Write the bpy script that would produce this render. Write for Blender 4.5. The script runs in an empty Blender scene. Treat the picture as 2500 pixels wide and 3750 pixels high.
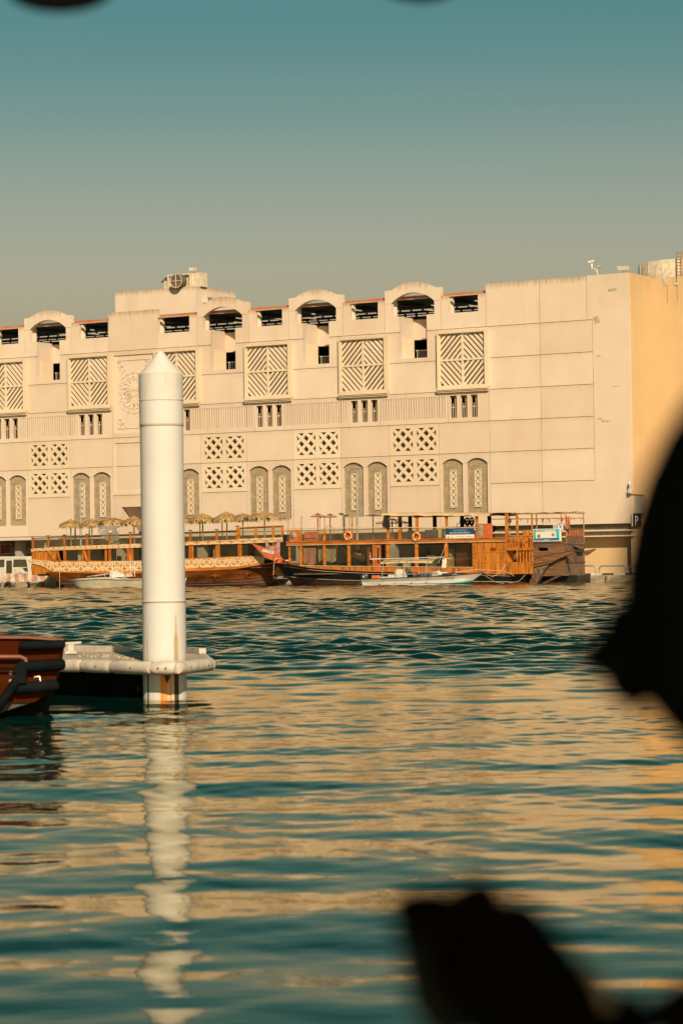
import bpy, math, random, unicodedata
import numpy as np
from mathutils import Vector, Matrix
from mathutils.geometry import tessellate_polygon
R = math.radians
random.seed(11)
sc = bpy.context.scene
COL = sc.collection

# ------------------------------------------------------------------ camera, sky, sun, exposure
EYE = Vector((0, 0, 1.67)); FPX = 10000.0
PITCH = math.atan((2070 - 1875) / FPX); ROLL = R(.83)
_fwd = Vector((0, math.cos(PITCH), math.sin(PITCH))); _r0 = Vector((1, 0, 0)); _u0 = _r0.cross(_fwd)
_rt = math.cos(ROLL) * _r0 - math.sin(ROLL) * _u0; _up = math.sin(ROLL) * _r0 + math.cos(ROLL) * _u0
cam_d = bpy.data.cameras.new('camera'); cam = bpy.data.objects.new('camera', cam_d); COL.objects.link(cam)
cam.matrix_world = Matrix(((_rt.x, _up.x, -_fwd.x, EYE.x), (_rt.y, _up.y, -_fwd.y, EYE.y), (_rt.z, _up.z, -_fwd.z, EYE.z), (0, 0, 0, 1)))
cam_d.sensor_fit = 'VERTICAL'; cam_d.sensor_height = 36; cam_d.lens = 96
cam_d.clip_start = .05; cam_d.clip_end = 6000
cam_d.dof.use_dof = True; cam_d.dof.focus_distance = 225; cam_d.dof.aperture_fstop = 6.0
sc.camera = cam

SUN = Vector((.1757 * math.cos(R(31)), -.984 * math.cos(R(31)), math.sin(R(31)))).normalized()
world = bpy.data.worlds.new('World'); sc.world = world; world.use_nodes = True
wn = world.node_tree.nodes; wl = world.node_tree.links
sky = wn.new('ShaderNodeTexSky'); sky.sky_type = 'NISHITA'; sky.sun_disc = False
sky.sun_elevation = R(31); sky.sun_rotation = math.atan2(SUN.x, SUN.y)
sky.altitude = 0; sky.air_density = 1.6; sky.dust_density = 4.0; sky.ozone_density = 2.5
tint = wn.new('ShaderNodeMixRGB'); tint.blend_type = 'MULTIPLY'; tint.inputs[0].default_value = 1
wl.new(sky.outputs[0], tint.inputs[1])
# desert dust: warm near the horizon, deep teal above
tc = wn.new('ShaderNodeTexCoord'); sx = wn.new('ShaderNodeSeparateXYZ'); wl.new(tc.outputs['Generated'], sx.inputs[0])
ramp = wn.new('ShaderNodeValToRGB'); wl.new(sx.outputs['Z'], ramp.inputs[0])
ramp.color_ramp.interpolation = 'EASE'
SKYRAMP = [(0.0, (.95, .735, .63)), (.085, (.94, .765, .665)), (.205, (.25, .45, .42)), (.275, (.085, .25, .21)), (.40, (.035, .15, .125)), (1, (.05, .15, .15))]
e = ramp.color_ramp.elements
e[0].position, e[0].color = SKYRAMP[0][0], (*SKYRAMP[0][1], 1)
e[1].position, e[1].color = SKYRAMP[-1][0], (*SKYRAMP[-1][1], 1)
for p_, c_ in SKYRAMP[1:-1]:
    q_ = e.new(p_); q_.color = (*c_, 1)
wl.new(ramp.outputs[0], tint.inputs[2])
wl.new(tint.outputs[0], wn['Background'].inputs[0]); wn['Background'].inputs[1].default_value = .1

sun_d = bpy.data.lights.new('sun', 'SUN'); sun_d.energy = 4.6; sun_d.color = (1, .82, .61); sun_d.angle = R(.5)
sun = bpy.data.objects.new('sun', sun_d); COL.objects.link(sun)
sun.rotation_euler = (-SUN).to_track_quat('-Z', 'Y').to_euler()
sun.location = (20, -60, 60)

vs = sc.view_settings; vs.view_transform = 'Standard'; vs.look = 'None'; vs.gamma = 1; vs.use_curve_mapping = False
vs.exposure = 0.42
sc.cycles.use_denoising = True
sc.cycles.max_bounces = 6; sc.cycles.glossy_bounces = 3; sc.cycles.transparent_max_bounces = 12; sc.cycles.diffuse_bounces = 3

# ------------------------------------------------------------------ the quay's frame: x along the facade, y into it, z up from the water
ANG = R(31.9)
U = Vector((math.cos(ANG), -math.sin(ANG), 0)); D = Vector((math.sin(ANG), math.cos(ANG), 0))
def ray(px, py):
    return _fwd + _rt * ((px - 1250) / FPX) + _up * ((1875 - py) / FPX)
_d = ray(1270, 2145); _b = EYE + _d * (222 / _d.y); _b.z = 0
ORG = _b + 12 * D
FM = Matrix(((U.x, D.x, 0, ORG.x), (U.y, D.y, 0, ORG.y), (0, 0, 1, 0), (0, 0, 0, 1)))
ID = Matrix.Identity(4)
def Q(px, py, y=0.0):
    """a point of the plane y = const of the quay's frame seen at this spot of the photograph -> (x, z)"""
    d = ray(px, py); t = ((ORG - EYE).dot(D) + y) / d.dot(D); P = EYE + d * t - ORG
    return P.dot(U), P.z
def W(px, py, dist):
    """a world point at this distance along the view"""
    d = ray(px, py); return EYE + d * (dist / d.y)

# ------------------------------------------------------------------ shape collector
class G:
    def __init__(s): s.v = []; s.f = []; s.sm = []
    def add(s, vs, fs, smooth=False):
        o = len(s.v); s.v += [tuple(a) for a in vs]; s.f += [tuple(i + o for i in f) for f in fs]; s.sm += [smooth] * len(fs); return s
    def box(s, x0, x1, y0, y1, z0, z1):
        return s.add([(x0,y0,z0),(x1,y0,z0),(x1,y1,z0),(x0,y1,z0),(x0,y0,z1),(x1,y0,z1),(x1,y1,z1),(x0,y1,z1)],
                     [(0,3,2,1),(4,5,6,7),(0,1,5,4),(1,2,6,5),(2,3,7,6),(3,0,4,7)])
    def bar(s, p, q, w, h=None, up=(0, 0, 1)):
        p, q = Vector(p), Vector(q); h = h or w; t = (q - p).normalized(); u = Vector(up)
        if abs(t.dot(u)) > .97: u = Vector((0, 1, 0))
        a = t.cross(u).normalized() * w / 2; b = a.cross(t).normalized() * h / 2
        return s.add([p-a-b, p+a-b, p+a+b, p-a+b, q-a-b, q+a-b, q+a+b, q-a+b],
                     [(0,3,2,1),(4,5,6,7),(0,1,5,4),(1,2,6,5),(2,3,7,6),(3,0,4,7)])
    def tube(s, pts, r, n=6, closed=False):
        pts = [Vector(p) for p in pts]; rs = r if isinstance(r, (list, tuple)) else [r] * len(pts); m = len(pts)
        vs, fs = [], []; prev = None
        for i, p in enumerate(pts):
            a = pts[(i - 1) % m] if (closed or i > 0) else p; b = pts[(i + 1) % m] if (closed or i < m - 1) else p
            t = (b - a).normalized()
            if prev is None:
                u = Vector((0, 0, 1)) if abs(t.z) < .9 else Vector((1, 0, 0))
                u = (u - t * u.dot(t)).normalized()
            else: u = (prev - t * prev.dot(t)).normalized()
            prev = u; w = t.cross(u)
            vs += [p + (u * math.cos(2*math.pi*k/n) + w * math.sin(2*math.pi*k/n)) * rs[i] for k in range(n)]
        for i in range(m if closed else m - 1):
            j = (i + 1) % m
            fs += [(i*n+k, i*n+(k+1) % n, j*n+(k+1) % n, j*n+k) for k in range(n)]
        s.add(vs, fs, True)
        if not closed: s.add(vs[:n], [tuple(range(n))[::-1]]); s.add(vs[-n:], [tuple(range(n))])
        return s
    def lathe(s, prof, c=(0, 0, 0), n=24, smooth=True, axis='z'):
        vs, fs = [], []
        for r, z in prof:
            for k in range(n):
                a = 2*math.pi*k/n; p = (r*math.cos(a), r*math.sin(a), z)
                if axis == 'y': p = (p[0], p[2], p[1])
                if axis == 'x': p = (p[2], p[0], p[1])
                vs.append((c[0]+p[0], c[1]+p[1], c[2]+p[2]))
        for i in range(len(prof) - 1):
            fs += [(i*n+k, i*n+(k+1) % n, (i+1)*n+(k+1) % n, (i+1)*n+k) for k in range(n)]
        s.add(vs, fs, smooth)
        if prof[0][0] > 0: s.add(vs[:n], [tuple(range(n))[::-1]])
        if prof[-1][0] > 0: s.add(vs[-n:], [tuple(range(n))])
        return s
    def plate(s, outer, y0, y1, holes=(), back=False):
        loops = [list(outer)] + [list(h) for h in holes]
        flat = [p for l in loops for p in l]
        tris = tessellate_polygon([[Vector((x, z, 0)) for x, z in l] for l in loops])
        ff = []
        for a, b, c in tris:
            A, B, C_ = flat[a], flat[b], flat[c]
            cr = (B[0]-A[0])*(C_[1]-A[1]) - (B[1]-A[1])*(C_[0]-A[0])
            ff.append((a, b, c) if cr > 0 else (a, c, b))
        s.add([(x, y0, z) for x, z in flat], ff)
        if back: s.add([(x, y1, z) for x, z in flat], [f[::-1] for f in ff])
        for l in loops:
            n = len(l)
            s.add([(x, y0, z) for x, z in l] + [(x, y1, z) for x, z in l], [(i, i+n, (i+1) % n + n, (i+1) % n) for i in range(n)])
        return s
    def rect(s, x0, x1, z0, z1, y0, y1, holes=()):
        return s.plate([(x0, z0), (x1, z0), (x1, z1), (x0, z1)], y0, y1, holes)
    def grid(s, rows, smooth=True, wrap=False):
        m = len(rows[0]); vs = [p for r in rows for p in r]; fs = []
        for i in range(len(rows) - 1):
            for k in range(m if wrap else m - 1):
                j = (k + 1) % m
                fs.append((i*m+k, i*m+j, (i+1)*m+j, (i+1)*m+k))
        return s.add(vs, fs, smooth)
    def merge(s, g, off=(0, 0, 0)):
        o = len(s.v); s.v += [(a[0]+off[0], a[1]+off[1], a[2]+off[2]) for a in g.v]; s.f += [tuple(i+o for i in f) for f in g.f]; s.sm += g.sm; return s

BASE = {}
def mesh(name, g, mat, base=(0, 0, 0)):
    me = bpy.data.meshes.new(name)
    me.from_pydata([(a[0]-base[0], a[1]-base[1], a[2]-base[2]) for a in g.v], [], g.f)
    me.polygons.foreach_set('use_smooth', g.sm); me.materials.append(mat); me.update()
    return me
def tag(o, label, cat, group=None, kind=None):
    if label: o['label'] = label
    if cat: o['category'] = cat
    if group: o['group'] = group
    if kind: o['kind'] = kind
    return o
def thing(name, label, cat, base=(0, 0, 0), group=None, fm=None, kind=None):
    o = bpy.data.objects.new(name, None); COL.objects.link(o); o.empty_display_size = .3
    o.matrix_world = (FM if fm is None else fm) @ Matrix.Translation(base); BASE[o.name] = tuple(base)
    return tag(o, label, cat, group, kind)
def part(name, g, mat, parent, label=None):
    b = BASE[parent.name]
    o = bpy.data.objects.new(name, mesh(name, g, mat, b)); COL.objects.link(o); o.parent = parent; BASE[o.name] = b
    if label: o['label'] = label
    return o
def piece(name, me, parent, loc):
    o = bpy.data.objects.new(name, me); COL.objects.link(o); o.parent = parent; o.location = loc; BASE[o.name] = BASE[parent.name]
    return o
def solo(name, g, mat, label, cat, base=(0, 0, 0), group=None, fm=None, kind=None):
    o = bpy.data.objects.new(name, mesh(name, g, mat, base)); COL.objects.link(o)
    o.matrix_world = (FM if fm is None else fm) @ Matrix.Translation(base); BASE[o.name] = tuple(base)
    return tag(o, label, cat, group, kind)
def dup(o, loc, label=None, parent=None):
    c = o.copy(); COL.objects.link(c); c.parent = parent
    if parent is None: c.matrix_world = FM @ Matrix.Translation(loc)
    if label: c['label'] = label
    for ch in list(o.children): dup(ch, None, None, c)
    return c

# ------------------------------------------------------------------ materials
def nt(m): return m.node_tree.nodes, m.node_tree.links
def mat(name, col, rough=.6, var=.12, scale=3.0, stretch=(1, 1, 1), metal=0, spec=.4, bump=0, col2=None, obj=False, thresh=None):
    """one colour broken up by noise; col2 mixes in where the noise is high"""
    m = bpy.data.materials.new(name); m.use_nodes = True; N, L = nt(m); b = N['Principled BSDF']
    b.inputs['Roughness'].default_value = rough; b.inputs['Metallic'].default_value = metal; b.inputs['Specular IOR Level'].default_value = spec
    t = N.new('ShaderNodeTexCoord'); mp = N.new('ShaderNodeMapping'); mp.inputs['Scale'].default_value = stretch
    L.new(t.outputs['Object'], mp.inputs[0])
    nz = N.new('ShaderNodeTexNoise'); nz.inputs['Scale'].default_value = scale; nz.inputs['Detail'].default_value = 5; L.new(mp.outputs[0], nz.inputs[0])
    mx = N.new('ShaderNodeMixRGB')
    c2 = col2 or tuple(c * (1 - 2.2 * var) for c in col)
    mx.inputs[1].default_value = (*[min(1, c * (1 + var * .5)) for c in col], 1); mx.inputs[2].default_value = (*c2, 1)
    rp = N.new('ShaderNodeMapRange'); lo, hi = thresh or (.35, .7)
    rp.inputs[1].default_value = lo; rp.inputs[2].default_value = hi
    L.new(nz.outputs['Fac'], rp.inputs[0]); L.new(rp.outputs[0], mx.inputs[0]); L.new(mx.outputs[0], b.inputs['Base Color'])
    if bump:
        bp = N.new('ShaderNodeBump'); bp.inputs['Strength'].default_value = bump; bp.inputs['Distance'].default_value = .02
        L.new(nz.outputs['Fac'], bp.inputs['Height']); L.new(bp.outputs[0], b.inputs['Normal'])
    return m
def stucco(name, col, dirt, streak=.35, topdirt=.5):
    m = bpy.data.materials.new(name); m.use_nodes = True; N, L = nt(m); b = N['Principled BSDF']
    b.inputs['Roughness'].default_value = .9; b.inputs['Specular IOR Level'].default_value = .15
    t = N.new('ShaderNodeTexCoord')
    n1 = N.new('ShaderNodeTexNoise'); n1.inputs['Scale'].default_value = .45; n1.inputs['Detail'].default_value = 4; L.new(t.outputs['Object'], n1.inputs[0])
    m1 = N.new('ShaderNodeMixRGB'); m1.inputs[1].default_value = (*[c * 1.06 for c in col], 1); m1.inputs[2].default_value = (*[c * k for c, k in zip(col, (.92, .86, .79))], 1)
    oi = N.new('ShaderNodeObjectInfo'); mm = N.new('ShaderNodeMath'); mm.operation = 'MULTIPLY_ADD'; mm.inputs[1].default_value = .55; L.new(oi.outputs['Random'], mm.inputs[0])
    m0 = N.new('ShaderNodeMath'); m0.operation = 'SUBTRACT'; m0.inputs[1].default_value = .28; L.new(n1.outputs['Fac'], m0.inputs[0]); L.new(m0.outputs[0], mm.inputs[2]); mm.use_clamp = True
    L.new(mm.outputs[0], m1.inputs[0])
    mp = N.new('ShaderNodeMapping'); mp.inputs['Scale'].default_value = (.55, .55, .07); L.new(t.outputs['Object'], mp.inputs[0])
    n2 = N.new('ShaderNodeTexNoise'); n2.inputs['Scale'].default_value = 1.3; n2.inputs['Detail'].default_value = 6; L.new(mp.outputs[0], n2.inputs[0])
    r2 = N.new('ShaderNodeMapRange'); r2.inputs[1].default_value = .52; r2.inputs[2].default_value = .78; r2.inputs[4].default_value = streak; L.new(n2.outputs['Fac'], r2.inputs[0])
    m2 = N.new('ShaderNodeMixRGB'); L.new(r2.outputs[0], m2.inputs[0]); L.new(m1.outputs[0], m2.inputs[1]); m2.inputs[2].default_value = (*dirt, 1)
    # grime running down from each piece's top edge
    sp = N.new('ShaderNodeSeparateXYZ'); L.new(t.outputs['Generated'], sp.inputs[0])
    mp3 = N.new('ShaderNodeMapping'); mp3.inputs['Scale'].default_value = (5, 5, .5); L.new(t.outputs['Object'], mp3.inputs[0])
    n3 = N.new('ShaderNodeTexNoise'); n3.inputs['Scale'].default_value = 1.0; n3.inputs['Detail'].default_value = 5; L.new(mp3.outputs[0], n3.inputs[0])
    ad = N.new('ShaderNodeMath'); ad.operation = 'MULTIPLY_ADD'; L.new(n3.outputs['Fac'], ad.inputs[0]); ad.inputs[1].default_value = .35; L.new(sp.outputs['Z'], ad.inputs[2])
    r3 = N.new('ShaderNodeMapRange'); r3.inputs[1].default_value = 1.03; r3.inputs[2].default_value = 1.22; r3.inputs[4].default_value = topdirt; L.new(ad.outputs[0], r3.inputs[0])
    m3 = N.new('ShaderNodeMixRGB'); L.new(r3.outputs[0], m3.inputs[0]); L.new(m2.outputs[0], m3.inputs[1]); m3.inputs[2].default_value = (*[c * .8 for c in dirt], 1)
    L.new(m3.outputs[0], b.inputs['Base Color'])
    n4 = N.new('ShaderNodeTexNoise'); n4.inputs['Scale'].default_value = 18; n4.inputs['Detail'].default_value = 3; L.new(t.outputs['Object'], n4.inputs[0])
    bp = N.new('ShaderNodeBump'); bp.inputs['Strength'].default_value = .12; bp.inputs['Distance'].default_value = .02
    L.new(n4.outputs['Fac'], bp.inputs['Height']); L.new(bp.outputs[0], b.inputs['Normal'])
    return m
def glass(name, tintc, refl=.12, rough=.02, dust=.12, dustc=(.34, .29, .19)):
    m = bpy.data.materials.new(name); m.use_nodes = True; N, L = nt(m); N.remove(N['Principled BSDF'])
    out = N['Material Output']; tr = N.new('ShaderNodeBsdfTransparent'); tr.inputs[0].default_value = (*tintc, 1)
    gl = N.new('ShaderNodeBsdfGlossy'); gl.inputs['Roughness'].default_value = rough; gl.inputs[0].default_value = (.9, .9, .9, 1)
    lw = N.new('ShaderNodeLayerWeight'); lw.inputs[0].default_value = .5; pw = N.new('ShaderNodeMath'); pw.operation = 'POWER'; pw.inputs[1].default_value = 4; L.new(lw.outputs['Facing'], pw.inputs[0])
    mr = N.new('ShaderNodeMapRange'); mr.inputs[3].default_value = refl; mr.inputs[4].default_value = .9; L.new(pw.outputs[0], mr.inputs[0])
    mx = N.new('ShaderNodeMixShader'); L.new(mr.outputs[0], mx.inputs[0]); L.new(tr.outputs[0], mx.inputs[1]); L.new(gl.outputs[0], mx.inputs[2])
    df = N.new('ShaderNodeBsdfDiffuse'); df.inputs[0].default_value = (*dustc, 1); m3 = N.new('ShaderNodeMixShader')
    t = N.new('ShaderNodeTexCoord'); nz = N.new('ShaderNodeTexNoise'); nz.inputs['Scale'].default_value = 1.1; nz.inputs['Detail'].default_value = 4; L.new(t.outputs['Object'], nz.inputs[0])
    r3 = N.new('ShaderNodeMapRange'); r3.inputs[1].default_value = .3; r3.inputs[2].default_value = .7; r3.inputs[3].default_value = dust * .5; r3.inputs[4].default_value = dust * 1.5; L.new(nz.outputs['Fac'], r3.inputs[0]); L.new(r3.outputs[0], m3.inputs[0])
    L.new(mx.outputs[0], m3.inputs[1]); L.new(df.outputs[0], m3.inputs[2]); L.new(m3.outputs[0], out.inputs[0]); return m
M = {}
M['facade'] = stucco('cream_concrete', (.60, .484, .370), (.40, .27, .15), .14, .22)
M['top'] = stucco('weathered_parapet', (.60, .484, .370), (.33, .22, .12), .26, .8)
M['lattice'] = stucco('lattice_concrete', (.625, .51, .365), (.42, .27, .12), .15, .2)
M['ochre'] = stucco('ochre_plaster', (.555, .39, .21), (.46, .30, .13), .25, .2)
M['seal'] = mat('joint_sealant', (.22, .13, .06), .9)
M['ledge'] = mat('grey_concrete', (.33, .29, .22), .85, .15, 2, (1, 1, .3))
M['inner'] = mat('interior_concrete', (.20, .18, .14), .9, .2, .6)
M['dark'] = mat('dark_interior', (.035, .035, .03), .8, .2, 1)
M['roofdark'] = mat('roof_sheeting', (.045, .055, .055), .6, .2, .5, (1, .2, 1))
M['red'] = mat('red_fascia', (.42, .095, .03), .6, .25, 1.2, (1, 1, 3), col2=(.40, .20, .11))
M['cream_metal'] = mat('cream_metal', (.60, .50, .36), .5, .12, 3)
M['vane'] = mat('tan_vane', (.42, .28, .16), .85, .15, 1.2, (1, 1, .4))
M['curtain'] = mat('window_backing', (.03, .030, .022), .6, .2, .5, (.4, 1, 1.4), col2=(.19, .14, .06), thresh=(.45, .65))
M['grey'] = mat('grey_metal', (.30, .28, .25), .5, .15, 4)
M['white'] = mat('white_paint', (.63, .58, .51), .45, .07, 1.5)
M['glowstrip'] = mat('glow_strip', (.70, .58, .40), .5, .05, 3)
_b = M['glowstrip'].node_tree.nodes['Principled BSDF']; _b.inputs['Emission Color'].default_value = (1, .80, .52, 1); _b.inputs['Emission Strength'].default_value = .35  # bright lines under the roof; a glow is added to the strips
M['grille'] = mat('tan_grille', (.41, .31, .19), .6, .12, 3)
M['fan'] = mat('fan_mesh', (.14, .10, .06), .8, .3, 8)
# ------------------------------------------------------------------ water
def water():
    ys = np.concatenate([np.arange(5, 12, .06), np.arange(12, 32, .042), np.arange(32, 62, .11), np.arange(62, 120, .18), np.arange(120, 262, .38)])
    nc = 430
    t = np.linspace(-1, 1, nc)
    Y = np.repeat(ys[:, None], nc, 1); X = (t[None, :] * (1.6 + ys[:, None] * .15)) + ys[:, None] * .0
    rng = np.random.default_rng(5)
    Z = np.zeros_like(X); DX = np.zeros_like(X); DY = np.zeros_like(X)
    far = np.clip((Y - 27) / 38, 0, 1); far = far * far * (3 - 2 * far)
    def wave(lmin, lmax, n, slope, spread, amp, dirc=90.0, chop=.8):
        nonlocal Z, DX, DY
        for _ in range(n):
            lam = math.exp(rng.uniform(math.log(lmin), math.log(lmax))); th = R(dirc + rng.normal(0, spread)); k = 2*math.pi/lam
            a = slope / k / math.sqrt(n) * 1.414; ph = rng.uniform(0, 6.28)
            arg = k * (X*math.cos(th) + Y*math.sin(th)) + ph
            # keep what the mesh can carry
            step = np.gradient(ys)[:, None]
            ok = np.clip((lam / np.maximum(step, .03) - 3) / 3, 0, 1)
            Z += a * np.sin(arg) * amp * ok
            DY -= a * chop * np.cos(arg) * amp * ok * math.sin(th); DX -= a * chop * np.cos(arg) * amp * ok * math.cos(th)
    wave(1.6, 4.2, 16, .020, 22, 1 + .6 * far)
    wave(.5, 1.5, 26, .021, 44, 1 + 2.2 * far)
    wave(.16, .5, 30, .015, 60, 1 + 4 * far + 1.6 * np.exp(-((Y - 29) / 7) ** 2))
    wave(.36, 1.4, 56, .25, 58, far * (1 - .40 * np.clip((Y - 105) / 60, 0, 1)), 82, .4)
    wave(2.2, 5, 12, .035, 40, far)
    wave(1.1, 3.0, 26, .17, 55, np.clip((Y - 100) / 30, 0, 1), 82, .4)
    # patches of calmer and rougher water
    pat = 1 + .35 * np.sin(X * .13 + Y * .045 + 1) * np.sin(Y * .11 - X * .05) * far
    edge = np.clip((1 - np.abs(t))[None, :] * 14, 0, 1); rim = np.clip((ys - 5) / 1.0, 0, 1)[:, None]
    near_q = 1.0
    Z *= pat * edge * rim; DX *= edge * rim; DY *= edge * rim
    P = np.stack([X + DX, Y + DY, Z], -1).reshape(-1, 3)
    nr = len(ys); idx = np.arange(nr * nc).reshape(nr, nc)
    F = np.stack([idx[:-1, :-1], idx[:-1, 1:], idx[1:, 1:], idx[1:, :-1]], -1).reshape(-1, 4)
    # the rest of the creek, flat, joined at the rim
    base = len(P); L0, L1 = idx[:, 0], idx[:, -1]
    extra = []; ef = []
    XW = 400.0
    for side, col in ((-1, L0), (1, L1)):
        o = base + len(extra)
        for i in range(0, nr): extra.append((side * XW, float(ys[i]), 0))
        for i in range(nr - 1):
            q = (col[i], o + i, o + i + 1, col[i+1]); ef.append(q if side < 0 else q[::-1])
    o = base + len(extra); extra += [(-XW, -300, 0), (XW, -300, 0)]
    row0 = list(idx[0]); lf = base; rf = base + nr
    ef_poly = [tuple([o, o + 1, rf] + [int(i) for i in row0[::-1]] + [lf])]
    P = np.concatenate([P, np.array(extra)])
    me = bpy.data.meshes.new('water')
    nv = len(P); quads = np.concatenate([F, np.array(ef)]); nf = len(quads)
    pl = np.array(ef_poly[0]); loops = np.concatenate([quads.reshape(-1), pl])
    me.vertices.add(nv); me.vertices.foreach_set('co', P.reshape(-1))
    me.loops.add(len(loops)); me.loops.foreach_set('vertex_index', loops.astype(np.int32))
    me.polygons.add(nf + 1)
    starts = np.concatenate([np.arange(nf) * 4, [nf * 4]]); me.polygons.foreach_set('loop_start', starts.astype(np.int32))
    me.polygons.foreach_set('use_smooth', np.ones(nf + 1, bool)); me.update(calc_edges=True); me.validate()
    m = bpy.data.materials.new('creek_water'); m.use_nodes = True; N, L = nt(m); N.remove(N['Principled BSDF'])
    body = N.new('ShaderNodeBsdfDiffuse'); body.inputs[0].default_value = (.001, .020, .016, 1)
    gl = N.new('ShaderNodeBsdfGlossy'); gl.inputs['Roughness'].default_value = .025; gl.inputs[0].default_value = (1, .94, .76, 1)     # warm tint put into the reflections
    fr_ = N.new('ShaderNodeFresnel'); fr_.inputs['IOR'].default_value = 1.333; mx = N.new('ShaderNodeMixShader')
    L.new(fr_.outputs[0], mx.inputs[0]); L.new(body.outputs[0], mx.inputs[1]); L.new(gl.outputs[0], mx.inputs[2]); L.new(mx.outputs[0], N['Material Output'].inputs[0])
    tcn = N.new('ShaderNodeTexCoord'); mp = N.new('ShaderNodeMapping'); mp.inputs['Scale'].default_value = (1, 1.7, 1); L.new(tcn.outputs['Object'], mp.inputs[0])
    nz = N.new('ShaderNodeTexNoise'); nz.inputs['Scale'].default_value = 5.5; nz.inputs['Detail'].default_value = 3; L.new(mp.outputs[0], nz.inputs[0])
    bp = N.new('ShaderNodeBump'); bp.inputs['Distance'].default_value = .03
    sy = N.new('ShaderNodeSeparateXYZ'); L.new(tcn.outputs['Object'], sy.inputs[0]); ms = N.new('ShaderNodeMapRange'); ms.inputs[1].default_value = 22; ms.inputs[2].default_value = 70; ms.inputs[3].default_value = .05; ms.inputs[4].default_value = .16; L.new(sy.outputs['Y'], ms.inputs[0]); L.new(ms.outputs[0], bp.inputs['Strength'])
    L.new(nz.outputs['Fac'], bp.inputs['Height'])
    for nd in (gl, fr_): L.new(bp.outputs[0], nd.inputs['Normal'])
    me.materials.append(m)
    o = bpy.data.objects.new('water', me); COL.objects.link(o); o['kind'] = 'structure'; o['label'] = 'teal rippled creek water with golden reflections'
water()

# ------------------------------------------------------------------ ground behind the quay
g = G().box(-140, 200, -6.5, 400, -1.5, .60)
o = solo('promenade', g, mat('promenade_paving', (.34, .28, .2), .9, .15, .8), None, None, kind='structure')
# ------------------------------------------------------------------ the parking building
H = [4.75, 8.33, 10.96, 13.58, 16.22, 18.87, 21.50]; TOP = 25.12; GAP = .022
MW = 4.905; T = .35
bld = thing('parking_building', 'long cream multi storey car park with arched parapets and lattice screens behind the boats', 'building', (0, 0, 0))
seal = G()
def panel(x0, x1, z0, z1, holes=(), m='facade', name='panel', y0=0.0, t=T):
    return part(name, G().rect(x0 + GAP, x1 - GAP, z0 + GAP, z1 - GAP, y0, y0 + t, holes), M[m], bld)
def joint_h(x0, x1, z): seal.box(x0, x1, .05, .12, z - .06, z + .06)
def joint_v(x, z0, z1): seal.box(x - .06, x + .06, .055, .125, z0, z1)
def rc(x0, x1, z0, z1): return [(x0, z0), (x1, z0), (x1, z1), (x0, z1)]
def clip(poly, x0, x1, z0, z1):
    for ax, lim, sg in ((0, x0, 1), (0, x1, -1), (1, z0, 1), (1, z1, -1)):
        out = []
        for i, p in enumerate(poly):
            q = poly[(i + 1) % len(poly)]; a = (p[ax] - lim) * sg; b = (q[ax] - lim) * sg
            if a >= 0: out.append(p)
            if a * b < 0: t = a / (a - b); out.append((p[0] + (q[0]-p[0])*t, p[1] + (q[1]-p[1])*t))
        poly = out
        if not poly: return []
    return poly
def arc_pts(cx, hw, zs, rise, n=14, y=None):
    r = (hw*hw + rise*rise) / (2*rise); cz = zs + rise - r; a0 = math.asin(min(1, hw / r))
    if rise > hw: a0 = math.pi - a0
    return [(cx + r*math.sin(a0 - 2*a0*i/n), cz + r*math.cos(a0 - 2*a0*i/n)) for i in range(n + 1)]   # right to left

# --- shared pieces
SW0, SW1, SZ0, SZM, SZ1 = .24, 4.66, 16.66, 18.86, 21.10     # screen opening, relative to its bay
def screen_slats():
    res = []; half = .115; pitch = .52
    xm = (SW0 + SW1) / 2
    quads = [(SW0 + .06, xm - .09, SZM + .08, SZ1 - .06, 1), (xm + .09, SW1 - .06, SZM + .08, SZ1 - .06, -1),
             (SW0 + .06, xm - .09, SZ0 + .06, SZM - .08, -1), (xm + .09, SW1 - .06, SZ0 + .06, SZM - .08, 1)]
    for x0, x1, z0, z1, sg in quads:
        k = 1.06 * sg
        c0 = (z0 - k*x0, z1 - k*x1, z0 - k*x1, z1 - k*x0); lo, hi = min(c0), max(c0); c = lo + .05
        cm = ((z0+z1)/2 - k*(x0+x1)/2); nn = int((hi - lo) / 2 / pitch) + 1
        for i in range(-nn, nn + 1):
            c = cm + (i + .0) * pitch; w = .155
            poly = clip([(x0-9, k*(x0-9)+c-w), (x1+9, k*(x1+9)+c-w), (x1+9, k*(x1+9)+c+w), (x0-9, k*(x0-9)+c+w)], x0, x1, z0, z1)
            if len(poly) < 3: continue
            ar = abs(sum(poly[a][0]*poly[(a+1) % len(poly)][1] - poly[(a+1) % len(poly)][0]*poly[a][1] for a in range(len(poly)))) / 2
            if ar < .02: continue
            res.append(mesh('slat', G().plate(poly, -.10, .10), M['lattice']))
    return res
SLATS = screen_slats()
FIN = mesh('fin', G().box(-.075, .075, .0, .26, 14.0, 15.85), M['facade'])
def diamond_holes(x0, x1, z0, z1):
    w, h = x1 - x0, z1 - z0; rx, rz = .158 * w, .160 * h; out = []
    for cx, cz in ((.25,0),(.75,0),(0,.25),(.5,.25),(1,.25),(.25,.5),(.75,.5),(0,.75),(.5,.75),(1,.75),(.25,1),(.75,1)):
        X, Z = x0 + cx*w, z0 + cz*h
        p = clip([(X-rx, Z), (X, Z-rz), (X+rx, Z), (X, Z+rz)], x0, x1, z0, z1)
        if len(p) >= 3: out.append(p)
    return out
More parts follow.
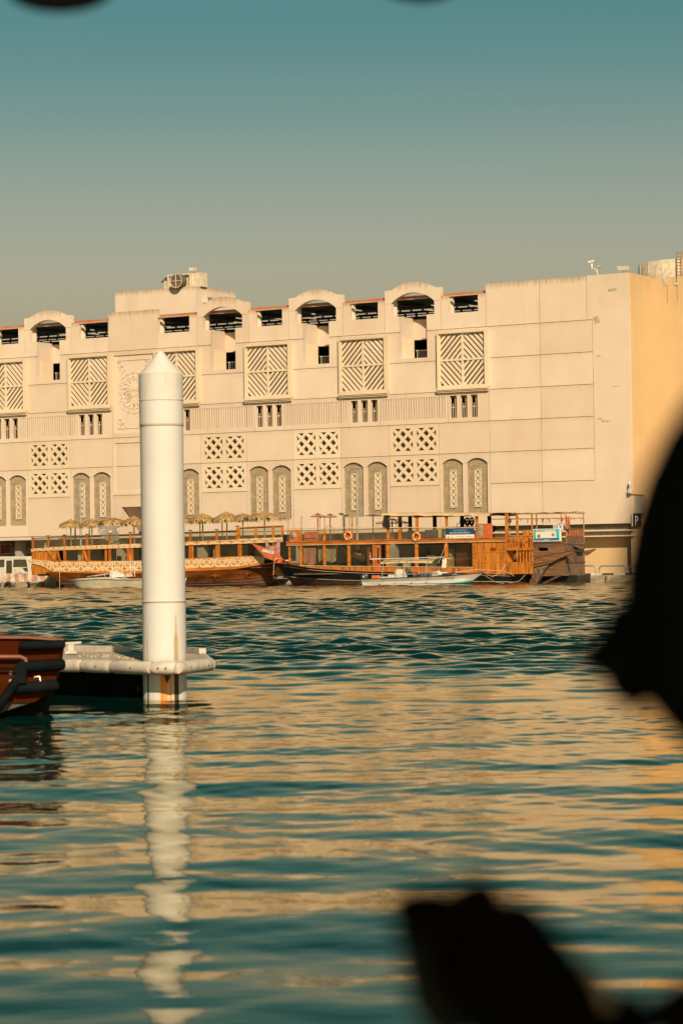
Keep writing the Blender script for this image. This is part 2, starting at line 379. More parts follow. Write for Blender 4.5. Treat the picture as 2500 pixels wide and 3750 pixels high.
def grille(hw=1.0, z0=5.8, zs=10.1, zt=10.53):
    g = G(); n = 17
    r = (hw*hw + (zt-zs)**2) / (2*(zt-zs)); cz = zt - r
    for i in range(n + 1):
        x = -hw + 2*hw*i/n; top = cz + math.sqrt(max(0, r*r - x*x))
        g.box(x - .028, x + .028, .20, .235, z0, top)
    z = z0 + .06
    while z < zt - .05:
        w = hw if z < zs else math.sqrt(max(0, r*r - (z-cz)**2))
        g.box(-w, w, .21, .245, z - .027, z + .027); z += .1175
    return mesh('grille', g, M['grille'])
GRILLE = grille()
def strip():
    g = G(); holes = []; z0, z1 = 6.43, 9.57; n = 6; hh = (z1 - z0) / n; w = .275
    for i in range(n):
        zc = z0 + hh*(i + .5)
        holes.append([(.145*math.cos(a*math.pi/4 + .39), zc + .145*math.sin(a*math.pi/4 + .39)) for a in range(8)])
        for dx in (-1, 1):
            for dz in (-1, 1):
                X, Z = dx*.175, zc + dz*.18
                holes.append([(X-.08, Z), (X, Z-.08), (X+.08, Z), (X, Z+.08)])
    g.rect(-w, w, z0, z1, .13, .20, holes)
    g.rect(-w-.03, w+.03, z0-.03, z1+.03, .11, .2, [rc(-w+.01, w-.01, z0+.01, z1-.01)])
    return mesh('ornament_strip', g, M['lattice'])
STRIP = strip()
PANE = mesh('pane', G().box(-1.0, 1.0, .5, .55, 5.8, 10.5), M['curtain'])
LOUV = G()
for i in range(16): LOUV.box(-.95 + i*.127, -.90 + i*.127, .45, .5, -.97, .97)
LOUV = mesh('louvres', LOUV, M['cream_metal'])

def bay_lattice(x):
    """lattice bay: plain, two rows of pierced panels, fins, plain, balcony notch, arch"""
    panel(x, x + MW, H[0], H[1])
    for z0, z1, r0, r1 in ((H[1], H[2], 8.72, 10.57), (H[2], H[3], 11.34, 13.25)):
        hs = []
        for a, b in ((.36, 2.32), (2.67, 4.60)): hs += diamond_holes(x + a, x + b, r0, r1)
        p = panel(x, x + MW, z0, z1, hs, 'lattice', 'lattice_panel', t=.22)
        for a, b in ((.36, 2.32), (2.67, 4.60)): piece('louvres', LOUV, p, (x + (a + b)/2, 0, (r0 + r1)/2))
    joint_h(x, x + MW, H[1]); joint_h(x, x + MW, H[2]); joint_h(x - 1, x + MW + 1, H[3]); joint_h(x - 1, x + MW + 1, H[4]); joint_h(x, x + MW, H[5])
    joint_v(x, H[0], H[6]); joint_v(x + MW, H[0], H[6])
    # fins
    f0, f1 = x - .82, x + 5.70
    fp = panel(x - .93, x + 5.80, H[3], H[4], [rc(f0, f1, 14.0, 15.85)], 'facade', 'fin_panel')
    n = 26
    for i in range(n): piece('fin', FIN, fp, (f0 + (i + .62) * (f1 - f0) / n, 0, 0))
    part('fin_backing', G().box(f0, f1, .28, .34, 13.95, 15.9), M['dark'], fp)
    panel(x, x + MW, H[4], H[5])
    # balcony notch
    nl, nr, nb = x + 1.09, x + 3.88, 19.22
    poly = [(x+GAP, H[5]+GAP), (x+MW-GAP, H[5]+GAP), (x+MW-GAP, H[6]-GAP), (nr, H[6]-GAP), (nr, nb), (nl, nb), (nl, H[6]-GAP), (x+GAP, H[6]-GAP)]
    part('balcony_front', G().plate(poly, 0, T), M['facade'], bld)
    a0, a1 = x - .25, x + 5.30; c = x + 2.52; hw = 2.12
    jl, jr = c - hw, c + hw
    out = [(a0+GAP, H[6]+GAP), (nl, H[6]+GAP), (nl, 22.87), (jl, 22.87)]
    out += [p for p in arc_pts(c, hw, 24.0, .84)][::-1]
    out += [(jr, 22.87), (nr, 22.87), (nr, H[6]+GAP), (a1-GAP, H[6]+GAP), (a1-GAP, TOP)]
    out += arc_pts(c, 2.06, TOP + .04, .58)
    out += [(a0+GAP, TOP)]
    part('arch_parapet', G().plate(out, -.02, .42, back=True), M['top'], bld)
    joint_h(a0, nl, H[6]); joint_h(nr, a1, H[6]); joint_v(a0, H[6], 24.4); joint_v(a1, H[6], 24.4)
    g = G().box(a0 + .03, jl - .01, -.024, -.018, 23.985, 24.005); g.box(jr + .01, a1 - .03, -.024, -.018, 23.985, 24.005)
    part('spring_joint', g, M['seal'], bld)
    # recess
    g = G(); g.box(nl - .25, nl - .0, T, 2.6, 19.0, 22.87); g.box(nl, x + 6.2, T + .002, 6, 18.95, 19.2); g.box(x + 6.0, x + 6.3, T, 2.6, 19.2, 22.8)
    part('balcony_wall', g, M['facade'], bld)
    part('balcony_back', G().box(nl, x + 6.0, 2.6, 2.85, 21.0, 22.75), M['facade'], bld)
    g = G()
    for i in range(7): g.box(nl, nl + .07, .75 + i*.27, .89 + i*.27, 19.22, 21.15)
    part('ribs', g, M['lattice'], bld)
    g = G().bar((nl + .1, 2.75, 20.1), (x + 6, 2.75, 20.1), .06)
    for i in range(24): g.box(nl + .2 + i*.2, nl + .235 + i*.2, 2.73, 2.77, 19.2, 20.1)
    part('railing', g, M['white'], bld)
    part('column', G().lathe([(.36, 21.6), (.36, 24.34)], (jl - .38, 1.0, 0), 20), M['facade'], bld)

def bay_screen(x, nxt, lead=True):
    ws = []
    for c in (1.245, 3.615):
        ws.append([(x+c-1.0, 5.8), (x+c+1.0, 5.8)] + arc_pts(x + c, 1.0, 10.1, .43))
    panel(x, x + MW, H[0], H[2], ws, 'facade', 'window_panel')
    for c in (1.245, 3.615):
        w = part('arched_window', G().plate([(x+c-1.06, 5.74), (x+c+1.06, 5.74), (x+c+1.06, 10.1)] + arc_pts(x+c, 1.06, 10.1, .47)[1:-1] + [(x+c-1.06, 10.1)], .17, .19, [ws[0] if c < 2 else ws[1]]), M['facade'], bld)
        piece('grille', GRILLE, w, (x + c, 0, 0)); piece('ornament_strip', STRIP, w, (x + c, 0, 0)); piece('pane', PANE, w, (x + c, 0, 0))
    g = G()
    for a, b in ((0.03, .2), (2.28, 2.57), (4.66, 4.87)): g.box(x + a, x + b, -.004, .01, 10.08, 10.10)
    part('spring_joint', g, M['seal'], bld)
    joint_h(x, x + MW, H[2]); joint_h(x, x + MW, H[3]); joint_h(x, x + MW, H[5])
    panel(x, x + MW, H[2], H[3])
    sl = [(x + 1.07, x + 1.77), (x + 2.09, x + 2.78), (x + 3.08, x + 3.77)]
    x0 = x + (.895 if lead else 0); x1 = x + nxt
    sp = panel(x0, x1, H[3], H[4], [rc(a, b, 13.97, 15.86) for a, b in sl], 'facade', 'slot_panel')
    for a, b in sl:
        part('vane', G().add([(a + .30, .34, 13.9), (b + .25, .20, 13.9), (b + .25, .20, 15.9), (a + .30, .34, 15.9)], [(0, 1, 2, 3)]), M['vane'], sp)
        part('latch', G().box(a + .12, a + .34, .22, .27, 14.85, 14.93).box(a + .19, a + .23, .22, .26, 14.0, 15.2), M['cream_metal'], sp)
    # the big diagonal screen
    hole = rc(x + SW0, x + SW1, SZ0, SZ1)
    panel(x, x + MW, H[4], H[6], [hole], 'facade', 'screen_panel')
    g = G(); g.rect(x + .09, x + 5.03, 16.46, 21.30, -.35, 0, [hole]); g.box(x + (SW0+SW1)/2 - .09, x + (SW0+SW1)/2 + .09, -.16, .05, SZ0, SZ1)
    g.box(x + SW0, x + SW1, -.155, .045, SZM - .08, SZM + .08)
    g.rect(x + SW0 - .001, x + SW1 + .001, SZ0 - .001, SZ1 + .001, -.18, .0, [rc(x + SW0 + .06, x + SW1 - .06, SZ0 + .06, SZ1 - .06)])
    s = part('lattice_screen', g, M['lattice'], bld)
    for me in SLATS: piece('slat', me, s, (x, 0, 0))
    for i, (d, z0, z1) in enumerate(((.42, 16.34, 16.46), (.34, 16.24, 16.34), (.24, 16.12, 16.24))):
        part('sill', G().box(x + .0, x + 4.98 + .0 - i*.04, -d, 0, z0, z1), M['lattice'], bld)

def opening(x0, x1, h0, h1):
    g = G()
    zt = 24.34
    part('parapet_panel', g.plate(rc(x0 + GAP, x1 - GAP, H[6] + GAP, zt), .0, .3, [rc(h0, h1, 22.84, 24.25)]), M['top'], bld)
    part('column', G().lathe([(.36, 21.6), (.36, 24.34)], (h0 - .42, 1.0, 0), 20), M['facade'], bld)
    joint_h(x0, x1, H[6])

XL = [-42.2 + 9.807 * j for j in range(-1, 5)]
for j, x in enumerate(XL):
    if j == 2: continue
    bay_lattice(x)
for j, x in enumerate(XL):
    bay_screen(x + MW, 4.905 if j in (1, 5) else 3.97, j != 2)
for j in (0, 3, 4): opening(XL[j] + 5.30, XL[j+1] - .25, XL[j] + 6.05, XL[j] + 8.86)
opening(XL[5] + 5.30, 6.62, XL[5] + 6.05, XL[5] + 8.86)
opening(XL[1] + 5.30, -32.68, XL[1] + 6.15, -32.72)
opening(-27.15, XL[3] - .25, -27.10, -23.66)
# ornament bay
x = XL[2]
panel(x - .28, x + 5.25, H[6], 25.08, m='top')
joint_h(x - .28, x + 5.25, H[6]); joint_v(x, H[0], H[6]); joint_v(x + MW, H[0], H[6])
panel(x, x + MW, H[3], H[6], [rc(x + .25, x + MW - .25, 14.0, 21.1)], 'facade', 'relief_panel')
part('relief_field', G().box(x + .2, x + MW - .2, .12, .3, 13.9, 21.2), M['facade'], bld)
joint_h(x, x + MW, H[3])
g = G(); cx, cz = x + 2.45, 17.6; rr = 2.0
fr = .14
g.rect(x + .55, x + MW - .55, 14.4, 20.65, .07, .12, [rc(x + .6, x + MW - .6, 14.45, 20.6)])
for k in range(16):
    a = k * math.pi / 8; da = math.pi / 16
    def P(r, t): return (cx + r*math.cos(t), .1, cz + r*math.sin(t))
    g.tube([P(.35, a), P(.9, a - da*.7), P(1.22, a), P(.9, a + da*.7), P(.35, a)], .035, 4)
    g.tube([P(1.25, a), P(1.45, a + da), P(1.25, a + 2*da)], .035, 4)
    for rc_ in (1.62, 1.42): g.tube([P(rc_ + .17*math.cos(t), a + .17*math.sin(t)/rc_) for t in [i*math.pi/3 for i in range(7)]], .03, 4)
    g.tube([P(1.8, a - da), P(1.93, a), P(1.8, a + da)], .035, 4)
g.tube([(cx + .3*math.cos(t), .1, cz + .3*math.sin(t)) for t in [i*math.pi/8 for i in range(16)]], .035, 4, True)
for dx, dz in ((-1.55, 2.6), (1.55, 2.6), (-1.55, -2.6), (1.55, -2.6)):
    for q in range(2):
        X, Z = cx + dx + q*.25, cz + dz - q*.4
        g.tube([(X + (.4 if i % 2 else .17)*math.cos(i*math.pi/5 + .3), .1, Z + (.4 if i % 2 else .17)*math.sin(i*math.pi/5 + .3)) for i in range(10)], .03, 4, True)
part('relief_rosette', g, M['facade'], bld)
ent = rc(x + .95, x + 4.2, H[0] + GAP, 7.26)
part('entrance_panel', G().plate([(x+GAP, H[0]+GAP), (x+.95, H[0]+GAP), (x+.95, 7.26), (x+4.2, 7.26), (x+4.2, H[0]+GAP), (x+MW-GAP, H[0]+GAP), (x+MW-GAP, H[1]-GAP), (x+GAP, H[1]-GAP)], 0, T), M['facade'], bld)
part('entrance_soffit', G().add([(x+.9, .35, 7.3), (x+4.3, .35, 7.3), (x+4.3, 2.6, 5.0), (x+.9, 2.6, 5.0)], [(0, 1, 2, 3)]).box(x + .7, x + .95, T, 2.6, 4.6, 7.4).box(x + 4.2, x + 4.4, T, 2.6, 4.6, 7.4), M['facade'], bld)
panel(x, x + MW, H[1], H[3], [rc(x + .27, x + MW - .27, 8.70, 13.1)], 'facade', 'relief_panel')
part('relief_field', G().box(x + .2, x + MW - .2, .08, .3, 8.6, H[2] - .02).box(x + .2, x + MW - .2, .08, .3, H[2] + .02, 13.2), M['facade'], bld)
joint_h(x, x + MW, H[1])
# right hand blank bays
xr = [6.83, 11.70, 16.55, 19.85]
for zi in range(2, 6):
    for a, b in ((xr[0], xr[1]), (xr[1], xr[2])): panel(a, b, H[zi], H[zi+1])
panel(xr[0], xr[1], H[1], H[2]); panel(xr[1], xr[2], H[1], H[2])
panel(xr[0], xr[1], H[0], H[1])
for zi in range(1, 7): joint_h(xr[0], xr[2], H[zi])
joint_v(xr[0], H[0], 25.1); joint_v(xr[1], H[0], 25.1); joint_v(xr[2], H[1], H[6]); joint_v(16.05, H[6], 25.1)
panel(6.62, xr[1], H[6], 25.14, m='top'); panel(xr[1], 16.05, H[6], 25.14, m='top')
part('corner_panel', G().plate([(xr[1]+GAP, H[0]), (xr[3], H[0]), (xr[3], 25.14), (16.05+GAP, 25.14), (16.05+GAP, H[6]+GAP), (xr[2]+GAP, H[6]+GAP), (xr[2]+GAP, H[1]-GAP), (xr[1]+GAP, H[1]-GAP)], 0, T), M['facade'], bld)
part('side_wall', G().box(xr[3] - .3, xr[3] - .003, T, 4.4, .6, 25.14), M['ochre'], bld)
# projecting wing to the right with notched parapet
wz = 25.02
poly = [(19.8, .6), (62, .6), (62, wz), (26.0, wz), (26.0, 23.7), (25.3, 23.7), (25.3, wz), (22.75, wz), (22.75, 24.0), (21.9, 24.0), (21.9, wz), (21.10, wz), (21.10, 24.0), (20.72, 24.0), (20.72, wz), (19.8, wz)]
wing_poly = [(19.85, .6), (62, .6), (62, wz), (24.4, wz), (24.4, 24.25), (23.9, 24.25), (23.9, wz), (22.15, wz), (22.15, 24.25), (21.7, 24.25), (21.7, wz), (21.25, wz), (21.25, 24.3), (20.75, 24.3), (20.75, wz), (19.85, wz)]
part('wing_wall', G().plate(wing_poly, 4.4, 4.9, back=True), M['ochre'], bld)
g = G()
for xx in (21.25, 22.15): part('crack_joint', G().box(xx - .02, xx + .02, 4.39, 4.41, 22.9, 24.3), M['seal'], bld)
part('joint_seal', seal, M['seal'], bld)
# floors, back, roof deck
g = G()
for z in (H[0] - .02, 8.2, 10.9, 13.55, 16.0, 21.45): g.box(-58, 19.5, 2.9 if z > 20 else .5, 16, z - .28, z)
g.box(-58, 19.5, 3.0, 16, 18.7, 18.95)
part('floor_slab', g, M['inner'], bld)
part('back_wall', G().box(-58, 19.5, 16, 16.3, .6, 21.4).box(-58.3, -58, .5, 16, .6, 24.4), M['inner'], bld)
part('roof_deck', G().box(6.7, 19.5, .36, 24, 24.9, 25.05), M['ledge'], bld)
part('roof_back_wall', G().box(-58, 19.5, 24, 24.3, 21.5, 24.9).box(6.65, 6.9, .5, 24, 21.5, 24.9), M['inner'], bld)
part('shade_roof', G().box(-58, 6.6, .72, 24, 24.35, 24.41), M['roofdark'], bld)
part('fascia', G().box(-58, 6.6, .55, .70, 24.395, 24.60), M['red'], bld)
part('gutter', G().box(-58, 6.6, .58, .72, 24.32, 24.39), M['cream_metal'], bld)
g = G(); g2 = G()
for i in range(13):
    xx = -57 + i*4.9; g.box(xx, xx + .18, .9, 23.9, 24.10, 24.345)
for yy in (4.0, 8.0, 12.5, 17): g.box(-57.5, 6.5, yy, yy + .16, 23.9, 24.09)
part('roof_beam', g, M['roofdark'], bld)
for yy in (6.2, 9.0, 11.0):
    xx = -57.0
    while xx < 6: part('glow_strip', G().box(xx, xx + .85, yy, yy + .10, 23.93, 24.02), M['glowstrip'], bld); xx += 1.15
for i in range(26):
    xx = -57 + i*2.45; yy = 2.4 + (i * 7 % 5) * 1.1; part('glow_strip', G().box(xx, xx + .1, yy, yy + 1.5, 23.97, 24.06), M['glowstrip'], bld)
# ledges along the foot, ground floor
g = G().box(-58, 6.8, -.03, .34, 4.44, 4.72)
part('string_course', g, M['facade'], bld)
part('foot_beam', G().box(6.85, 19.83, .55, 1.9, 4.25, 4.73), M['ledge'], bld)
part('foot_beam', G().box(6.85, 19.9, .10, 1.9, 4.14, 4.245), M['facade'], bld)
part('foot_beam', G().box(6.85, 19.83, .50, 1.9, 3.80, 4.135), M['ledge'], bld)
part('foot_beam', G().box(6.85, 19.9, .06, 1.9, 3.70, 3.795), M['facade'], bld)
part('foot_wall', G().box(6.85, 19.84, 1.2, 1.6, .6, 3.695), M['ochre'], bld)
part('ground_floor_wall', G().box(-58, 6.85, 4.5, 4.8, .6, 4.6), M['inner'], bld)
g = G()
for xx in (-52, -44.8, -33, -24, -14, -4, 4): part('pillar', G().box(xx, xx + .7, 1.2, 1.9, .6, 4.44), M['ledge'], bld)
# plant room on the roof
g = G().box(-35.6, -26.4, 5, 11.5, 24.6, 27.5)
part('plant_room', g, M['top'], bld)
# patched plaster on the blank corner strip
rp = random.Random(2)
M['patch'] = mat('repair_plaster', (.42, .37, .29), .95, .25, 6)
for px, py, w, h in ((2182, 1172, .34, .42), (2240, 1062, .5, .16), (2190, 1304, .3, .08), (2195, 1534, .28, .1), (2215, 1543, .5, .12), (2252, 1415, .5, .05)):
    x_, z_ = Q(px, py, 0); part('plaster_patch', G().plate([(x_ + w*math.cos(a)*rp.uniform(.55, 1.1), z_ + h*math.sin(a)*rp.uniform(.55, 1.1)) for a in [k*math.pi/9 for k in range(18)]], -.003, .01), M['patch'], bld)
# ------------------------------------------------------------------ materials for the boats and the quay
M['wood'] = mat('varnished_wood', (.50, .155, .016), .38, .22, 2.2, (.35, 1, 2.2), spec=.5)
M['plank'] = mat('planked_wood', (.50, .165, .018), .42, .30, 2.6, (2.6, 1, .25), spec=.45)
M['darkwood'] = mat('dark_varnish', (.17, .048, .008), .3, .3, 1.6, (.4, 1, 2), spec=.5)
M['post'] = mat('post_wood', (.42, .115, .014), .4, .2, 3, (1, 1, .3))
M['oldwood'] = mat('weathered_wood', (.15, .085, .05), .75, .25, 2.5, (.3, 1, 3))
M['oldwood2'] = mat('brown_planks', (.20, .10, .045), .65, .25, 2.5, (.3, 1, 5))
M['panel'] = mat('brown_panel', (.13, .08, .052), .7, .25, 1.4)
M['redwood'] = mat('orange_red_paint', (.50, .12, .035), .55, .15, 2)
M['blackhull'] = mat('black_hull_paint', (.012, .014, .012), .32, .4, 1.5, (.4, 1, 3), col2=(.05, .035, .02), thresh=(.55, .8))
M['antifoul'] = mat('worn_antifouling', (.13, .05, .03), .7, .3, 1.6, (.4, 1, 2), col2=(.05, .03, .02))
M['strake'] = mat('purple_brown_strakes', (.15, .07, .045), .6, .3, 1.6, (.3, 1, 4))
M['line'] = mat('pale_line', (.55, .44, .28), .6, .15, 4)
M['glass'] = glass('tinted_window', (.85, .85, .78), .07, dust=.025)
M['clear'] = glass('clear_panel', (.92, .91, .84), .05, dust=.10)
M['rubber'] = mat('black_rubber', (.018, .018, .017), .55, .3, 5)
M['thatch'] = mat('palm_thatch', (.40, .255, .095), .95, .4, 9, (1, 1, 3), col2=(.17, .095, .03))
M['pole'] = mat('bamboo_pole', (.36, .19, .06), .6, .3, 5, (1, 1, .6))
M['rust'] = mat('rust_red_steel', (.30, .075, .03), .65, .2, 5)
M['orange'] = mat('lifebuoy_orange', (.72, .16, .02), .5, .1, 4)
M['rope'] = mat('pale_rope', (.62, .50, .32), .8, .15, 9)
M['pink'] = mat('pink_cloth', (.56, .27, .22), .9, .1, 4)
M['cloth2'] = mat('spotted_cloth', (.55, .48, .34), .9, .2, 22, col2=(.10, .11, .09), thresh=(.48, .56))
M['shawl'] = mat('purple_edged_shawl', (.38, .22, .17), .9, .2, 4, col2=(.26, .10, .13), thresh=(.4, .7))
M['blackcloth'] = mat('black_cloth', (.02, .017, .014), .9, .2, 4)
M['tarp'] = mat('grey_tarpaulin', (.26, .22, .17), .55, .2, 1.6, (1, 1, 1.5), col2=(.75, .66, .50), thresh=(.56, .62))
M['teal'] = mat('teal_paint', (.02, .30, .32), .4, .1, 3)
M['hullwhite'] = mat('hull_white', (.68, .63, .54), .45, .10, 1.8, (.5, 1, 2))
M['hullgrey'] = mat('hull_grey_band', (.36, .31, .24), .5, .12, 2)
M['ivory'] = mat('ivory_gelcoat', (.60, .51, .34), .4, .12, 1.4, (.6, 1, 1.6))
M['stainless'] = mat('stainless_tube', (.62, .56, .46), .3, .1, 4, metal=.6)
M['dgrey'] = mat('engine_grey', (.06, .06, .055), .3, .2, 3, spec=.6)
M['cowl'] = mat('weathered_alloy', (.40, .32, .20), .6, .3, 6)
M['blue'] = mat('blue_fabric', (.03, .08, .12), .8, .2, 4)
M['redflag'] = mat('red_cloth', (.60, .03, .02), .8, .1, 4)
M['green'] = mat('green_cloth', (.03, .16, .06), .8, .1, 4)
M['navy'] = mat('banner_navy', (.004, .055, .13), .5, .05, 4)
M['bannerwhite'] = mat('banner_white', (.70, .62, .52), .5, .05, 4)
M['cyan'] = mat('banner_cyan', (.03, .42, .46), .5, .1, 2)
M['gold'] = mat('logo_gold', (.65, .35, .04), .5, .05, 4)
M['ink'] = mat('black_lettering', (.02, .02, .02), .6, .05, 4)
M['inkwhite'] = mat('white_lettering', (.8, .78, .72), .6, .03, 4)
M['inkblue'] = mat('blue_lettering', (.02, .12, .30), .6, .05, 4)
M['barrier_white'] = mat('worn_white_block', (.62, .53, .40), .85, .2, 2)
M['barrier_red'] = mat('worn_red_block', (.55, .27, .17), .85, .2, 2)
M['quay'] = mat('quay_concrete', (.36, .28, .18), .9, .25, 1.2, (1, 1, 2))
M['buswhite'] = mat('bus_cream', (.60, .54, .43), .35, .05, 2)
M['busglass'] = glass('bus_glass', (.25, .26, .22), .15)
M['tan'] = mat('tan_awning', (.55, .38, .20), .8, .12, 2)
M['solar'] = mat('grey_panel', (.30, .27, .22), .4, .1, 4)
M['skin_l'] = mat('beige_board', (.50, .36, .16), .7, .12, 3)
M['acgrey'] = mat('fan_grille', (.30, .27, .19), .6, .3, 20)
def ornate(name, sc_):
    """printed petals, cream on orange brown, mirrored about upright axes"""
    m = bpy.data.materials.new(name); m.use_nodes = True; N, L = nt(m); b = N['Principled BSDF']; b.inputs['Roughness'].default_value = .5
    t = N.new('ShaderNodeTexCoord'); sp = N.new('ShaderNodeSeparateXYZ'); L.new(t.outputs['Object'], sp.inputs[0])
    pp = N.new('ShaderNodeMath'); pp.operation = 'PINGPONG'; pp.inputs[1].default_value = 1.05 / sc_; L.new(sp.outputs['X'], pp.inputs[0])
    cb = N.new('ShaderNodeCombineXYZ'); L.new(pp.outputs[0], cb.inputs['X']); L.new(sp.outputs['Z'], cb.inputs['Z'])
    mp = N.new('ShaderNodeMapping'); mp.inputs['Scale'].default_value = (1.1, 1, .8); mp.inputs['Rotation'].default_value = (0, .5, 0); L.new(cb.outputs[0], mp.inputs[0])
    wz = N.new('ShaderNodeTexNoise'); wz.inputs['Scale'].default_value = 1.6 * sc_; L.new(mp.outputs[0], wz.inputs[0])
    mw = N.new('ShaderNodeMixRGB'); mw.blend_type = 'LINEAR_LIGHT'; mw.inputs[0].default_value = .09; L.new(mp.outputs[0], mw.inputs[1]); L.new(wz.outputs['Color'], mw.inputs[2])
    vo = N.new('ShaderNodeTexVoronoi'); vo.feature = 'DISTANCE_TO_EDGE'; vo.inputs['Scale'].default_value = 4.4 * sc_; vo.inputs['Randomness'].default_value = .85; L.new(mw.outputs[0], vo.inputs[0])
    mr = N.new('ShaderNodeMapRange'); mr.inputs[1].default_value = .065; mr.inputs[2].default_value = .11; L.new(vo.outputs[0], mr.inputs[0])
    mx = N.new('ShaderNodeMixRGB'); mx.inputs[1].default_value = (.33, .085, .010, 1); mx.inputs[2].default_value = (.74, .56, .30, 1); L.new(mr.outputs[0], mx.inputs[0])
    L.new(mx.outputs[0], b.inputs['Base Color']); return m
M['ornate'] = ornate('petal_print', 1.35); M['ornate2'] = ornate('small_petal_print', 1.8)

# ------------------------------------------------------------------ lettering
def _forms():
    tb = {}
    for cp in range(0xFE80, 0xFEFD):
        d = unicodedata.decomposition(chr(cp)).split()
        if len(d) == 2: tb.setdefault(int(d[1], 16), {})[d[0]] = chr(cp)
    return tb
def arabic(s):
    tb = _forms(); out = []
    for i, c in enumerate(s):
        f = tb.get(ord(c))
        if not f: out.append(c); continue
        p = tb.get(ord(s[i-1])) if i else None; n = tb.get(ord(s[i+1])) if i + 1 < len(s) else None
        pj = bool(p and '<initial>' in p); nj = bool(n and '<initial>' in f and ('<final>' in n))
        k = '<medial>' if pj and nj and '<medial>' in f else '<final>' if pj and '<final>' in f else '<initial>' if nj and '<initial>' in f else '<isolated>'
        out.append(f.get(k, c))
    return ''.join(out[::-1])
def text_g(s, x0, x1, z0, z1, y, th=.01, up=None, fit=True):
    """lettering fitted to a rectangle in an x-z plane"""
    cu = bpy.data.curves.new('lettering', 'FONT'); cu.body = s; cu.resolution_u = 2
    ob = bpy.data.objects.new('lettering', cu); COL.objects.link(ob)
    me = bpy.data.meshes.new_from_object(ob.evaluated_get(bpy.context.evaluated_depsgraph_get()))
    vs = [tuple(v.co) for v in me.vertices]; fs = [tuple(p.vertices) for p in me.polygons]
    bpy.data.objects.remove(ob); bpy.data.curves.remove(cu); bpy.data.meshes.remove(me)
    g = G()
    if not vs: return g
    ax, bx = min(v[0] for v in vs), max(v[0] for v in vs); az, bz = min(v[1] for v in vs), max(v[1] for v in vs)
    k, l = (x1-x0) / max(bx-ax, 1e-6), (z1-z0) / max(bz-az, 1e-6)
    sl = up or 0
    g.add([(x0 + (v[0]-ax)*k, y, z0 + (v[1]-az)*l + sl*(v[0]-ax)*k) for v in vs], fs)
    return g

# ------------------------------------------------------------------ boat helpers
def hull_rows(st, us, yc, shape=lambda u, k: u ** (.22 + .55 * k)):
    """st: (x_sheer, z_sheer, half_beam, x_keel, z_keel, fineness 0..1) -> list of rows (one per u) of points, near side then far side"""
    rows = []
    for u in us:
        near = []; far = []
        for xs, zs, b, xk, zk, k in st:
            w = b * (shape(u, k) if u > 0 else 0); x = xk + (xs - xk) * u; z = zk + (zs - zk) * u
            near.append((x, yc - w, z)); far.append((x, yc + w, z))
        rows.append((near, far))
    return rows
def hull_part(name, rows, i0, i1, m, parent, label=None, off=0):
    g = G(); g.grid([r[0] for r in rows[i0:i1+1]]); g.grid([r[1] for r in rows[i0:i1+1]])
    a = [r[0][0] for r in rows[i0:i1+1]] + [r[1][0] for r in rows[i0:i1+1]][::-1]
    bb = [r[0][-1] for r in rows[i0:i1+1]] + [r[1][-1] for r in rows[i0:i1+1]][::-1]
    g.add(a, [tuple(range(len(a)))]); g.add(bb, [tuple(range(len(bb)))])
    return part(name, g, m, parent, label)
def pxp(pts, y): return [Q(a, b, y) for a, b in pts]
def pxband(top, bot, y):
    return pxp(top, y) + pxp(bot, y)[::-1]
def lerp_px(pts, px):
    for (a, b), (c, d) in zip(pts, pts[1:]):
        if a <= px <= c: return b + (d - b) * (px - a) / (c - a)
    return pts[0][1] if px < pts[0][0] else pts[-1][1]
def cloth(x0, x1, z0, z1, y, nx=14, nz=10, wav=.05, sag=0, seed=0, tail=0):
    r = random.Random(seed); g = G(); ph = [r.uniform(0, 6) for _ in range(3)]
    rows = []
    for j in range(nz + 1):
        v = j / nz; row = []
        for i in range(nx + 1):
            u = i / nx; zz = z1 - sag * 4*u*(1-u) * (1 - v*.0)
            bot = z0 + tail * math.sin(u*7 + ph[0]) * .5
            row.append((x0 + (x1-x0)*u + .02*math.sin(9*v + ph[1]), y + wav * (.3 + v) * math.sin(u*11 + ph[2] + v), zz + (bot - zz) * v))
        rows.append(row)
    return g.grid(rows)
# ------------------------------------------------------------------ dhow with printed petal bands (left)
ya, yb = -12.0, -8.2; yc = (ya + yb) / 2
A = thing('dining_dhow', 'orange wooden dining dhow with cream petal patterned bands, moored at left', 'boat', (-20, yc, 0))
bandT = [(101,2050),(117,2048),(200,2056),(310,2056.5),(480,2057),(660,2049),(793,2043.5),(870,2040),(966,2036)]
bandB = [(103,2056),(117,2063),(150,2071),(172,2081),(190,2092),(310,2092.5),(480,2092),(675,2082),(793,2077),(860,2075),(966,2062)]
trimB = [(190,2095),(310,2099),(480,2101),(675,2092),(793,2087),(860,2084),(966,2067),(1003,2056)]
def px_s(px, y=ya): return Q(px, 2060, y)[0]
stA = []
def stem_line(p0, p1, y, zk):  # raked line through two photo points -> x at height
    (xa, za), (xb_, zb) = Q(*p0, y), Q(*p1, y)
    return lambda z: xa + (xb_ - xa) * (z - za) / (zb - za)
bowA = stem_line((1034, 2092), (984, 2149), yc, -.5); stnA = stem_line((186, 2097), (245, 2151), ya + .5, -.5)
stA.append((stnA(1.45), Q(190, 2095, ya)[1], 2.0, stnA(-.5), -.5, .15))
for px in (240, 310, 400, 480, 580, 675, 740, 793, 830, 860, 900, 935, 966, 990):
    x, z = Q(px, lerp_px(trimB, px), ya); t = max(0, (px - 800) / 235)
    b = 2.0 * (1 - t ** 2.2); xk = x if px < 760 else x + (bowA(-.5) - x) * min(1, ((px - 760) / 275) ** 1.4) * (1 if px > 760 else 0)
    xk = min(x, bowA(-.5)) if px > 760 else max(x, stnA(-.5))
    stA.append((x, z, b, xk, -.5, .15 + .75 * t))
zt = 2.12
stA.append((bowA(zt), zt, .04, bowA(-.5), -.5, 1))
